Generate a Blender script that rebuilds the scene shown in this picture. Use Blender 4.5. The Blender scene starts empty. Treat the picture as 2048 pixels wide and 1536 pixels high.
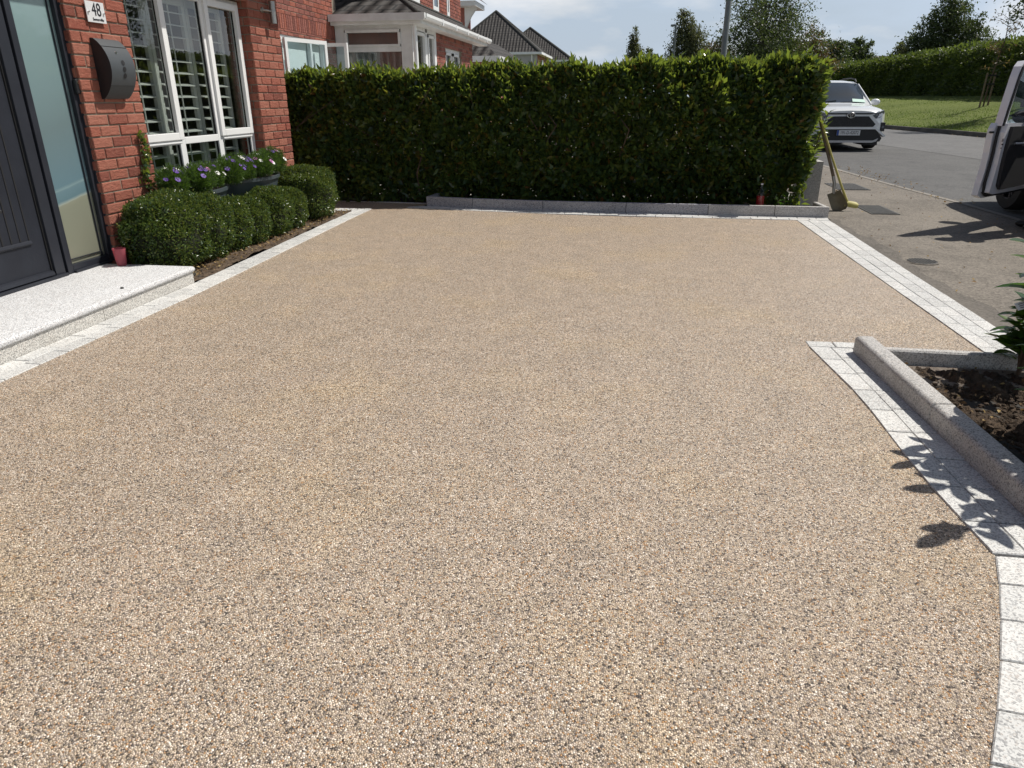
import bpy, bmesh, math, random
import numpy as np
from mathutils import Vector, Matrix
R = math.radians
C = bpy.context.scene.collection
sc = bpy.context.scene
random.seed(7); rng = np.random.default_rng(7)

# ------------------------------------------------------------------ camera
cam_d = bpy.data.cameras.new('camera'); cam = bpy.data.objects.new('camera', cam_d); C.objects.link(cam)
m = Matrix(((0.98796, -0.05288, 0.14539, 0), (0.15462, 0.37040, -0.91591, 0), (-0.00542, 0.92736, 0.37412, 0), (0, 0, 0, 1)))
# columns: right, up, back
m = Matrix(((0.98796, -0.05288, 0.14539, 0), (0.15462, 0.37040, -0.91591, 0), (-0.00542, 0.92736, 0.37412, 1.23), (0, 0, 0, 1)))
cam.matrix_world = m
cam_d.sensor_width = 36.0; cam_d.lens = 1420 / 2048 * 36
cam_d.clip_start = 0.05; cam_d.clip_end = 2000
sc.camera = cam

# ------------------------------------------------------------------ sky, sun, exposure
SUN = Vector((0.62, 0.37, 1.0)).normalized()
el = math.asin(SUN.z); az = math.atan2(SUN.x, SUN.y)
w = bpy.data.worlds.new('World'); sc.world = w; w.use_nodes = True
nt = w.node_tree; nt.nodes.clear()
out = nt.nodes.new('ShaderNodeOutputWorld'); bg = nt.nodes.new('ShaderNodeBackground')
sky = nt.nodes.new('ShaderNodeTexSky'); sky.sky_type = 'NISHITA'; sky.sun_disc = False
sky.sun_elevation = el; sky.sun_rotation = az; sky.air_density = 1.1; sky.dust_density = 1.6; sky.ozone_density = 1.0
tc = nt.nodes.new('ShaderNodeTexCoord'); mp = nt.nodes.new('ShaderNodeMapping'); mp.inputs['Scale'].default_value = (1.0, 1.0, 3.2)
nz = nt.nodes.new('ShaderNodeTexNoise'); nz.inputs['Scale'].default_value = 2.6; nz.inputs['Detail'].default_value = 7; nz.inputs['Roughness'].default_value = .55
rp = nt.nodes.new('ShaderNodeValToRGB'); rp.color_ramp.elements[0].position = .40; rp.color_ramp.elements[1].position = .66
rp.color_ramp.elements[0].color = (.72, .72, .72, 1); rp.color_ramp.elements[1].color = (1, 1, 1, 1)
mx = nt.nodes.new('ShaderNodeMix'); mx.data_type = 'RGBA'
n2 = nt.nodes.new('ShaderNodeTexNoise'); n2.inputs['Scale'].default_value = 5.5; n2.inputs['Detail'].default_value = 6; n2.inputs['Roughness'].default_value = .55
mp2 = nt.nodes.new('ShaderNodeMapping'); mp2.inputs['Scale'].default_value = (1, 1, 3.0); nt.links.new(tc.outputs['Generated'], mp2.inputs['Vector']); nt.links.new(mp2.outputs[0], n2.inputs['Vector'])
CLOUD = nt.nodes.new('ShaderNodeValToRGB'); ce = CLOUD.color_ramp.elements; ce[0].position = .42; ce[0].color = (.60, .715, .87, 1); ce[1].position = .62; ce[1].color = (.92, .95, 1.0, 1)
CM = nt.nodes.new('ShaderNodeVectorMath'); CM.operation = 'SCALE'; CM.inputs['Scale'].default_value = 17.5; nt.links.new(n2.outputs['Fac'], CLOUD.inputs['Fac']); nt.links.new(CLOUD.outputs[0], CM.inputs[0])
nt.links.new(tc.outputs['Generated'], mp.inputs['Vector']); nt.links.new(mp.outputs['Vector'], nz.inputs['Vector'])
nt.links.new(nz.outputs['Fac'], rp.inputs['Fac'])
sz = nt.nodes.new('ShaderNodeSeparateXYZ'); nt.links.new(tc.outputs['Generated'], sz.inputs[0])
hz = nt.nodes.new('ShaderNodeValToRGB'); hz.color_ramp.elements[0].position = .0; hz.color_ramp.elements[0].color = (1, 1, 1, 1); hz.color_ramp.elements[1].position = .50; hz.color_ramp.elements[1].color = (.0, .0, .0, 1)
hz.color_ramp.elements.new(.17).color = (1, 1, 1, 1)
mm = nt.nodes.new('ShaderNodeMath'); mm.operation = 'MULTIPLY'; nt.links.new(sz.outputs[2], hz.inputs['Fac']); nt.links.new(hz.outputs[0], mm.inputs[0]); nt.links.new(rp.outputs['Color'], mm.inputs[1])
nt.links.new(mm.outputs[0], mx.inputs['Factor'])
nt.links.new(sky.outputs['Color'], mx.inputs['A']); nt.links.new(CM.outputs[0], mx.inputs['B'])
nt.links.new(mx.outputs['Result'], bg.inputs['Color']); bg.inputs['Strength'].default_value = 0.055
nt.links.new(bg.outputs[0], out.inputs[0])
sd = bpy.data.lights.new('sun', 'SUN'); sd.energy = 4.8; sd.angle = R(0.5); sd.color = (1.0, .955, .88)
so = bpy.data.objects.new('sun', sd); C.objects.link(so); so.rotation_euler = SUN.to_track_quat('Z', 'Y').to_euler()
sc.view_settings.view_transform = 'Standard'; sc.view_settings.look = 'None'
sc.view_settings.exposure = 0.0; sc.view_settings.gamma = 1.0
sc.render.engine = 'CYCLES'
sc.cycles.max_bounces = 8; sc.cycles.transparent_max_bounces = 12

# ------------------------------------------------------------------ materials
def mat(name, col=(.5, .5, .5), rough=.6, metal=0, spec=.5):
    m = bpy.data.materials.new(name); m.use_nodes = True
    b = m.node_tree.nodes['Principled BSDF']
    b.inputs['Base Color'].default_value = (*col, 1); b.inputs['Roughness'].default_value = rough
    b.inputs['Metallic'].default_value = metal; b.inputs['Specular IOR Level'].default_value = spec
    return m
class N:
    def __init__(s, m): s.m = m; s.t = m.node_tree; s.b = s.t.nodes['Principled BSDF']; s.tc = None
    def n(s, k, **kw):
        o = s.t.nodes.new(k)
        for a, v in kw.items():
            if hasattr(o, a): setattr(o, a, v)
            else: o.inputs[a.replace('_', ' ')].default_value = v
        return o
    def l(s, a, b): s.t.links.new(a, b)
    def co(s, k='Object', scale=None):
        if not s.tc: s.tc = s.n('ShaderNodeTexCoord')
        o = s.tc.outputs[k]
        if scale:
            mp = s.n('ShaderNodeMapping'); mp.inputs['Scale'].default_value = scale; s.l(o, mp.inputs['Vector']); o = mp.outputs['Vector']
        return o
    def noise(s, scale, detail=3, rough=.5, co=None):
        o = s.n('ShaderNodeTexNoise', Scale=scale, Detail=detail, Roughness=rough); s.l(co or s.co(), o.inputs['Vector']); return o.outputs['Fac']
    def vor(s, scale, co=None, feature='F1'):
        o = s.n('ShaderNodeTexVoronoi', Scale=scale); o.feature = feature; s.l(co or s.co(), o.inputs['Vector']); return o
    def ramp(s, fac, stops, const=False):
        o = s.n('ShaderNodeValToRGB'); e = o.color_ramp.elements
        if const: o.color_ramp.interpolation = 'CONSTANT'
        while len(e) > 1: e.remove(e[-1])
        e[0].position = stops[0][0]; e[0].color = (*stops[0][1], 1)
        for p, c in stops[1:]:
            q = e.new(p); q.color = (*c, 1)
        s.l(fac, o.inputs['Fac']); return o.outputs['Color']
    def mix(s, f, a, b, mode='MIX'):
        o = s.n('ShaderNodeMix'); o.data_type = 'RGBA'; o.blend_type = mode
        for k, v in (('Factor', f), ('A', a), ('B', b)):
            if isinstance(v, (int, float)): o.inputs[k].default_value = v
            elif isinstance(v, tuple): o.inputs[k].default_value = (*v, 1)
            else: s.l(v, o.inputs[k])
        return o.outputs['Result']
    def math(s, op, a, b=None, c=None):
        o = s.n('ShaderNodeMath'); o.operation = op
        for i, v in enumerate((a, b, c)):
            if v is None: continue
            if isinstance(v, (int, float)): o.inputs[i].default_value = v
            else: s.l(v, o.inputs[i])
        return o.outputs[0]
    def island(s): return s.n('ShaderNodeNewGeometry').outputs['Random Per Island']
    def col(s, c): s.l(c, s.b.inputs['Base Color'])
    def rough(s, c): s.l(c, s.b.inputs['Roughness'])
    def bump(s, h, strength=.3, dist=.01):
        o = s.n('ShaderNodeBump', Strength=strength, Distance=dist); s.l(h, o.inputs['Height'])
        s.l(o.outputs[0], s.b.inputs['Normal']); return o

def m_resin():
    m = mat('resin_bound_gravel', rough=.42); k = N(m)
    wob = k.noise(260, 1); co = k.co()
    v = k.vor(225); v.inputs['Randomness'].default_value = 1
    sep = k.n('ShaderNodeSeparateColor'); k.l(v.outputs['Color'], sep.inputs[0])
    c = k.ramp(sep.outputs[0], [(0, (.045, .042, .040)), (.06, (.15, .13, .115)), (.15, (.28, .25, .22)), (.22, (.42, .25, .12)), (.28, (.40, .34, .255)), (.42, (.52, .43, .33)),
                                (.56, (.56, .49, .41)), (.68, (.44, .375, .32)), (.76, (.64, .56, .45)), (.87, (.74, .68, .59)), (.95, (.86, .82, .75))], True)
    c = k.mix(k.math('MULTIPLY', sep.outputs[1], .18), c, (.38, .30, .22))
    v2 = k.vor(115); s2 = k.n('ShaderNodeSeparateColor'); k.l(v2.outputs['Color'], s2.inputs[0])
    dk = k.math('GREATER_THAN', s2.outputs[0], .945)
    near = k.math('LESS_THAN', v2.outputs['Distance'], .42)
    c = k.mix(k.math('MULTIPLY', k.math('MULTIPLY', dk, near), .75), c, (.10, .09, .085))
    # joint darkness between the stones (open pores)
    e = k.vor(225, feature='DISTANCE_TO_EDGE')
    pore = k.ramp(e.outputs['Distance'], [(0, (.20, .18, .16)), (.15, (1.02, 1.02, 1.02))])
    c = k.mix(1.0, c, pore, 'MULTIPLY')
    big = k.noise(1.3, 4, .6)
    c = k.mix(k.ramp(big, [(.50, (0, 0, 0)), (.66, (.42, .42, .42))]), c, k.mix(1.0, c, (1.16, 1.10, .90), 'MULTIPLY'))
    b2 = k.noise(5, 4, .6)
    c = k.mix(1.0, c, k.ramp(b2, [(.3, (.90, .90, .90)), (.7, (1.07, 1.06, 1.05))]), 'MULTIPLY')
    c = k.mix(1.0, c, (1.25, 1.18, 1.125), 'MULTIPLY')
    k.col(c)
    h = k.math('SUBTRACT', 1.0, k.math('MULTIPLY', v.outputs['Distance'], 1.2))
    k.bump(h, .85, .0035); return m
def m_granite(name, base=(.62, .62, .61), dark=(.14, .14, .15), amt=.5, sc_=150, tint=.12, stain=.12, bump=.25):
    m = mat(name, rough=.62); k = N(m)
    v = k.vor(sc_); s = k.n('ShaderNodeSeparateColor'); k.l(v.outputs['Color'], s.inputs[0])
    nz = k.noise(sc_ * 1.3, 3, .7)
    f = k.ramp(k.math('MULTIPLY_ADD', s.outputs[0], .6, k.math('MULTIPLY', nz, .5)), [(.58 - .1 * amt, (0, 0, 0)), (.86 - .12 * amt, (1, 1, 1))])
    lite = tuple(min(1, x * 1.22) for x in base)
    c = k.mix(k.noise(sc_ * .8, 2), base, lite)
    c = k.mix(k.math('MULTIPLY', f, .9), c, dark)
    c = k.mix(k.math('MULTIPLY', k.math('GREATER_THAN', s.outputs[1], .9), .5), c, (.5, .42, .36))
    i = k.island()
    c = k.mix(tint, c, k.ramp(i, [(0, (base[0] * .6, base[1] * .6, base[2] * .6)), (.5, base), (1, (.85, .82, .77))]))
    st = k.noise(3.5, 5, .65)
    c = k.mix(k.ramp(st, [(.45, (0, 0, 0)), (.8, (stain * 2, stain * 2, stain * 2))]), c, k.mix(1.0, c, (.62, .59, .54), 'MULTIPLY'))
    k.col(c); k.bump(k.noise(sc_ * .9, 3, .7), bump, .003); return m
def m_brick(name, a=(.395, .140, .094), b=(.45, .185, .130), c3=(.31, .105, .075)):
    m = mat(name, rough=.85, spec=.25); k = N(m); i = k.island()
    c = k.ramp(i, [(0, tuple(x * .8 for x in c3)), (.12, c3), (.3, a), (.6, b), (.85, (.42, .145, .098)), (1, (.34, .105, .073))])
    c = k.mix(k.noise(14, 5, .7), c, k.mix(1.0, c, (.66, .62, .62), 'MULTIPLY'))
    c = k.mix(k.ramp(k.noise(45, 4, .7), [(.55, (0, 0, 0)), (.72, (.45, .45, .45))]), c, (.44, .235, .155))
    c = k.mix(k.ramp(k.noise(120, 2, .6), [(.62, (0, 0, 0)), (.74, (.5, .5, .5))]), c, (.16, .045, .03))
    k.col(c)
    creases = k.noise(22, 6, .75, k.co(scale=(1, 1, 2.2)))
    k.bump(k.math('ADD', creases, k.math('MULTIPLY', k.noise(160, 3), .3)), .95, .016); return m
def m_mottle(name, a, b, scale=6, rough=.8, bump=.2, bscale=60, bd=.01, detail=5, spec=.4):
    m = mat(name, rough=rough, spec=spec); k = N(m)
    k.col(k.ramp(k.noise(scale, detail, .6), [(.3, a), (.7, b)])); k.bump(k.noise(bscale, 4, .6), bump, bd); return m
def m_leaf(name, cols, rough=.35, trans=.35, tcol=(.25, .45, .04), spec=.5):
    m = mat(name, rough=rough, spec=spec); k = N(m); i = k.island()
    c = k.ramp(i, cols); k.col(c)
    tr = k.n('ShaderNodeBsdfTranslucent'); k.l(k.mix(.55, c, tcol), tr.inputs['Color'])
    ms = k.n('ShaderNodeMixShader'); ms.inputs[0].default_value = trans
    o = k.t.nodes['Material Output']; k.l(k.b.outputs[0], ms.inputs[1]); k.l(tr.outputs[0], ms.inputs[2]); k.l(ms.outputs[0], o.inputs['Surface'])
    return m
def m_asphalt(name, a, b, agg=.5, s1=110):
    m = mat(name, rough=.8, spec=.35); k = N(m)
    v = k.vor(s1); s = k.n('ShaderNodeSeparateColor'); k.l(v.outputs['Color'], s.inputs[0])
    c = k.ramp(k.noise(.9, 6, .65), [(.3, a), (.7, b)])
    c = k.mix(k.math('MULTIPLY', s.outputs[0], agg), c, tuple(min(1, x * 2.1) for x in b))
    c = k.mix(k.math('MULTIPLY', k.math('GREATER_THAN', s.outputs[1], .8), agg), c, tuple(x * .4 for x in a))
    c = k.mix(k.ramp(k.noise(2.2, 8, .75), [(.50, (0, 0, 0)), (.72, (.55, .55, .55))]), c, tuple(x * .55 for x in a))
    c = k.mix(k.ramp(k.noise(1.1, 7, .8, k.co(scale=(1.0, .35, 1))), [(.48, (0, 0, 0)), (.66, (.45, .45, .45))]), c, tuple(min(1, x * 1.35) for x in b))
    c = k.mix(k.ramp(k.noise(14, 4, .7), [(.62, (0, 0, 0)), (.72, (.5, .5, .5))]), c, tuple(x * .5 for x in a))
    k.col(c); k.bump(s.outputs[0], .7, .004); return m
def m_tile(name):
    m = mat(name, rough=.75, spec=.3); k = N(m)
    uv = k.co('UV')
    br = k.n('ShaderNodeTexBrick'); br.inputs['Scale'].default_value = 1.0; br.inputs['Brick Width'].default_value = .30; br.inputs['Row Height'].default_value = .32
    br.inputs['Mortar Size'].default_value = .028; br.inputs['Mortar Smooth'].default_value = .3
    br.inputs['Color1'].default_value = (.046, .041, .039, 1); br.inputs['Color2'].default_value = (.072, .066, .062, 1); br.inputs['Mortar'].default_value = (.010, .010, .011, 1)
    k.l(uv, br.inputs['Vector'])
    c = k.mix(k.ramp(k.noise(1.2, 6, .7, uv), [(.5, (0, 0, 0)), (.75, (.5, .5, .5))]), br.outputs['Color'], (.035, .033, .03))
    k.col(c)
    sx = k.n('ShaderNodeSeparateXYZ'); k.l(uv, sx.inputs[0])
    saw = k.math('FRACT', k.math('DIVIDE', sx.outputs[1], .32)); wave = k.math('SINE', k.math('MULTIPLY', sx.outputs[0], 20.94))
    h = k.math('ADD', k.math('MULTIPLY', k.math('SUBTRACT', 1.0, saw), .8), k.math('MULTIPLY', wave, .5))
    k.bump(h, 1.0, .05); return m

M = {}
M['resin'] = m_resin()
M['sett'] = m_granite('white_granite_sett', (.62, .62, .60), (.16, .16, .17), .36, 215, .26, .14)
M['step'] = m_granite('white_granite_step', (.63, .635, .64), (.17, .17, .18), .42, 270, .0, .10)
M['riser'] = m_granite('grey_granite_riser', (.60, .585, .545), (.14, .135, .13), .6, 300, .0, .15)
M['kerb'] = m_granite('grey_granite_kerb', (.50, .485, .465), (.15, .145, .14), .55, 240, .05, .18)
M['kerb_dark'] = m_granite('blue_grey_granite_kerb', (.34, .345, .37), (.09, .09, .1), .6, 200, .05, .15)
M['brick'] = m_brick('red_brick')
M['brick2'] = m_brick('weathered_red_brick', (.33, .125, .098), (.38, .150, .118), (.27, .100, .080))
M['mortar'] = m_mottle('mortar', (.20, .165, .125), (.31, .265, .21), 30, .95, .6, 150)
M['upvc'] = m_mottle('white_upvc', (.76, .77, .76), (.83, .83, .82), 2, .32, .03, 30)
M['upvc_dirty'] = m_mottle('weathered_white_upvc', (.60, .60, .58), (.78, .78, .77), 3, .4, .03, 30)
M['anthracite'] = m_mottle('anthracite_frame', (.016, .018, .025), (.024, .027, .036), 4, .42, .05, 90, .003)
M['door'] = m_mottle('anthracite_woodgrain_door', (.014, .016, .023), (.020, .023, .032), 5, .5, .25, 60, .003, 5, .3)
M['rubber'] = mat('black_rubber', (.012, .012, .013), .6)
M['black_metal'] = mat('black_metal', (.02, .02, .022), .45, .3)
M['mailbox'] = m_mottle('grey_powder_coat', (.060, .068, .074), (.075, .083, .090), 3, .5, .06, 220, .001)
M['chrome'] = mat('polished_steel', (.72, .73, .74), .18, 1)
M['steel'] = m_mottle('brushed_steel', (.32, .31, .29), (.42, .41, .39), 12, .38, .05, 90); M['steel'].node_tree.nodes['Principled BSDF'].inputs['Metallic'].default_value = .8
M['plate_white'] = mat('white_acrylic', (.66, .67, .68), .10)
M['ink'] = mat('black_lettering', (.012, .012, .015), .5)
M['roof'] = m_tile('dark_roof_tile')
M['render'] = m_mottle('grey_render_wall', (.36, .36, .37), (.44, .43, .42), 2, .9, .3, 60)
M['soil'] = m_mottle('dark_soil', (.028, .019, .013), (.115, .078, .050), 14, .95, 1.0, 55, .03)
M['mulch'] = m_mottle('dry_leaf_soil', (.05, .034, .022), (.17, .12, .08), 22, .95, 1.0, 60, .02)
M['stem'] = m_mottle('brown_bark', (.075, .052, .034), (.16, .115, .08), 20, .9, .6, 60)
M['bark'] = m_mottle('grey_bark', (.06, .052, .042), (.14, .12, .10), 8, .95, .8, 30)
M['laurel'] = m_leaf('laurel_leaf', [(0, (.030, .062, .032)), (.35, (.052, .102, .042)), (.70, (.088, .148, .042)), (.90, (.135, .175, .038)), (.96, (.22, .20, .05)), (.985, (.15, .075, .03)), (1, (.13, .06, .025))], .24, .42, (.42, .52, .04))
M['laurel_near'] = m_leaf('fresh_laurel_leaf', [(0, (.020, .055, .014)), (.6, (.035, .085, .018)), (1, (.085, .14, .025))], .25, .28, (.2, .42, .03))
M['box'] = m_leaf('box_leaf', [(0, (.020, .046, .018)), (.35, (.042, .086, .026)), (.72, (.085, .135, .034)), (.94, (.15, .19, .045)), (1, (.24, .24, .06))], .27, .30, (.30, .38, .05))
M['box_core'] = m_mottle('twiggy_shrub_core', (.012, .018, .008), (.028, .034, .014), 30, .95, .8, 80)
M['far_leaf'] = m_leaf('far_hedge_leaf', [(0, (.022, .040, .014)), (.5, (.045, .075, .022)), (1, (.12, .15, .035))], .4, .35, (.30, .40, .05))
M['tree_leaf'] = m_leaf('tree_leaf', [(0, (.022, .038, .016)), (.5, (.042, .064, .024)), (1, (.085, .100, .036))], .45, .30, (.20, .28, .05))
M['birch_leaf'] = m_leaf('birch_leaf', [(0, (.045, .058, .028)), (.5, (.072, .085, .038)), (1, (.13, .13, .055))], .5, .35, (.25, .28, .08))
M['brown_leaf'] = m_leaf('bronze_leaf', [(0, (.05, .045, .022)), (.5, (.10, .085, .035)), (1, (.17, .10, .04))], .5, .35, (.30, .22, .06))
M['daisy_leaf'] = m_leaf('daisy_foliage', [(0, (.022, .050, .014)), (.6, (.045, .092, .020)), (1, (.095, .16, .034))], .45, .3)
M['dead_leaf'] = m_leaf('fallen_leaf', [(0, (.10, .055, .025)), (.5, (.24, .15, .06)), (.85, (.38, .27, .10)), (1, (.5, .40, .2))], .8, .2, (.4, .25, .1))
M['petal_white'] = mat('white_petal', (.80, .79, .76), .6); M['petal_purple'] = mat('purple_petal', (.10, .03, .30), .6); M['petal_pink'] = mat('pink_petal', (.50, .16, .42), .6)
M['flower_eye'] = mat('dark_flower_eye', (.10, .06, .16), .7)
M['trough'] = m_mottle('slate_grey_plastic', (.045, .062, .070), (.065, .082, .090), 6, .5, .1, 60)
M['path'] = m_asphalt('footpath_macadam', (.098, .086, .071), (.185, .163, .136), .45, 85)
M['patch'] = m_asphalt('tar_patch', (.075, .067, .057), (.135, .120, .102), .4, 85)
M['road'] = m_asphalt('road_asphalt', (.070, .069, .068), (.102, .100, .097), .45, 70)
M['road_old'] = m_asphalt('older_road_asphalt', (.100, .099, .099), (.135, .133, .131), .35, 60)
M['channel'] = m_asphalt('concrete_channel', (.17, .155, .135), (.25, .228, .20), .25, 60)
M['kerb_far'] = m_mottle('roadside_kerb', (.060, .056, .050), (.13, .12, .105), 2, .9, .5, 30)
M['concrete'] = m_mottle('pale_concrete', (.36, .35, .32), (.46, .44, .40), 1.5, .9, .3, 60)
M['yard'] = m_mottle('neighbour_concrete', (.40, .38, .35), (.52, .50, .46), 1.2, .9, .3, 40)
M['iron'] = m_mottle('cast_iron', (.055, .055, .055), (.11, .108, .10), 20, .65, .4, 60)
M['yellow'] = m_mottle('yellow_paint', (.42, .37, .09), (.52, .46, .15), 8, .55, .2, 40)
M['wood'] = m_mottle('weathered_wood', (.13, .095, .065), (.22, .165, .115), 18, .85, .3, 50)
M['blade'] = m_mottle('worn_shovel_steel', (.15, .13, .09), (.27, .235, .155), 9, .6, .3, 50); M['blade'].node_tree.nodes['Principled BSDF'].inputs['Metallic'].default_value = .3
M['car_white'] = mat('white_car_paint', (.74, .76, .77), .22); M['car_white'].node_tree.nodes['Principled BSDF'].inputs['Coat Weight'].default_value = .6
M['car_silver'] = mat('pale_silver_paint', (.76, .76, .80), .26, .0); M['car_silver'].node_tree.nodes['Principled BSDF'].inputs['Coat Weight'].default_value = .6
M['car_glass'] = mat('car_window_glass', (.018, .028, .036), .06); M['car_glass'].node_tree.nodes['Principled BSDF'].inputs['Coat Weight'].default_value = .5
M['trim'] = mat('black_plastic_trim', (.018, .018, .02), .6)
M['grille'] = m_mottle('dark_mesh_grille', (.010, .010, .012), (.035, .036, .04), 40, .5, 1, 30)
M['tyre'] = mat('tyre_rubber', (.014, .014, .014), .8)
M['rim'] = mat('grey_alloy', (.22, .22, .23), .35, .8)
M['dark_rim'] = mat('dark_alloy', (.05, .05, .055), .35, .6)
M['lamp'] = mat('headlamp_lens', (.16, .17, .20), .06, .3)
M['galv'] = m_mottle('galvanised_pole', (.13, .15, .15), (.19, .21, .205), 3, .55, .1, 30)
M['green_band'] = mat('green_band', (.02, .17, .09), .5)
M['skin'] = mat('skin', (.45, .28, .2), .55); M['cloth_dark'] = m_mottle('dark_navy_cloth', (.012, .013, .018), (.022, .024, .032), 20, .9, .4, 120); M['shoe'] = mat('black_shoe', (.012, .012, .013), .55)
M['hair'] = mat('dark_hair', (.03, .02, .015), .7)
M['shutter'] = mat('grey_white_shutter', (.56, .56, .53), .45)
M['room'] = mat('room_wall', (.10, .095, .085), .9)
M['net'] = mat('net_curtain', (.72, .76, .74), .8)
M['label'] = mat('white_plant_label', (.78, .78, .76), .4); M['label_ink'] = mat('grey_label_print', (.12, .12, .12), .6)
M['earth'] = m_mottle('distant_ground', (.10, .11, .06), (.16, .16, .10), .05, .95, .1, 1)
def m_lawn():
    m = mat('lawn_grass', rough=.85, spec=.2); k = N(m)
    c = k.ramp(k.noise(.55, 8, .7), [(.3, (.085, .120, .022)), (.7, (.150, .185, .038))])
    c = k.mix(k.ramp(k.noise(6, 5, .8), [(.4, (0, 0, 0)), (.8, (.6, .6, .6))]), c, (.20, .21, .06))
    k.col(c); k.bump(k.noise(18, 5, .8), .8, .06); return m
M['lawn'] = m_lawn()
def glass(name, col=(1, 1, 1), rough=0.0, tint=1.0, fr=1.5):
    m = bpy.data.materials.new(name); m.use_nodes = True; t = m.node_tree; t.nodes.clear()
    o = t.nodes.new('ShaderNodeOutputMaterial'); mx = t.nodes.new('ShaderNodeMixShader'); f = t.nodes.new('ShaderNodeFresnel'); f.inputs['IOR'].default_value = fr
    ge = t.nodes.new('ShaderNodeNewGeometry'); mr = t.nodes.new('ShaderNodeMapRange'); mr.inputs['To Min'].default_value = fr; mr.inputs['To Max'].default_value = 1 / fr
    t.links.new(ge.outputs['Backfacing'], mr.inputs['Value']); t.links.new(mr.outputs[0], f.inputs['IOR'])
    tr = t.nodes.new('ShaderNodeBsdfTransparent'); tr.inputs['Color'].default_value = (*[c * tint for c in col], 1)
    g = t.nodes.new('ShaderNodeBsdfGlossy'); g.inputs['Roughness'].default_value = rough; g.inputs['Color'].default_value = (1, 1, 1, 1)
    t.links.new(f.outputs[0], mx.inputs[0]); t.links.new(tr.outputs[0], mx.inputs[1]); t.links.new(g.outputs[0], mx.inputs[2]); t.links.new(mx.outputs[0], o.inputs[0]); return m
M['glass'] = glass('window_glass', (.86, .92, .90), 0, .92, 1.85)
M['clear'] = glass('clear_plastic', (.85, .93, .95), .05, .95, 1.45)
M['door_glass'] = glass('car_door_glass', (.80, .88, .90), 0, .85, 1.3)
def m_frost():  # colour bands paint the refracted view of the interior onto the pane
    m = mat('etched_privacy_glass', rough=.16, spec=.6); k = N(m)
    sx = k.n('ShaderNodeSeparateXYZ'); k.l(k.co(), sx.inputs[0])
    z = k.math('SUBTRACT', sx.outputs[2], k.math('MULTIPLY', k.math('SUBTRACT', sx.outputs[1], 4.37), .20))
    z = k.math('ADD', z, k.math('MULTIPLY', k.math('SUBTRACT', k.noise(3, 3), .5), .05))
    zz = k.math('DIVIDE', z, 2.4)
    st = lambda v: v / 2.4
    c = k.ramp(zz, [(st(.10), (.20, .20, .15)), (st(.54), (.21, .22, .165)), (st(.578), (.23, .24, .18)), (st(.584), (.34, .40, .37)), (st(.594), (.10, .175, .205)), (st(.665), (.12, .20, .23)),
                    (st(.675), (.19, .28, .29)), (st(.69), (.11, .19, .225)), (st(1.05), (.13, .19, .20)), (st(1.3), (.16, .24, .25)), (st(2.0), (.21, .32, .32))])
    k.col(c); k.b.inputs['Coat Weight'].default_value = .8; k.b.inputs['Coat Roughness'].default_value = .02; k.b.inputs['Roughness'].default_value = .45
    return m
M['frost'] = m_frost()
M['cup'] = mat('pink_plastic', (.62, .18, .22), .3); _b = M['cup'].node_tree.nodes['Principled BSDF']; _b.inputs['Transmission Weight'].default_value = .55; _b.inputs['IOR'].default_value = 1.2
M['red_liquid'] = mat('red_liquid', (.50, .03, .03), .2)

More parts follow.
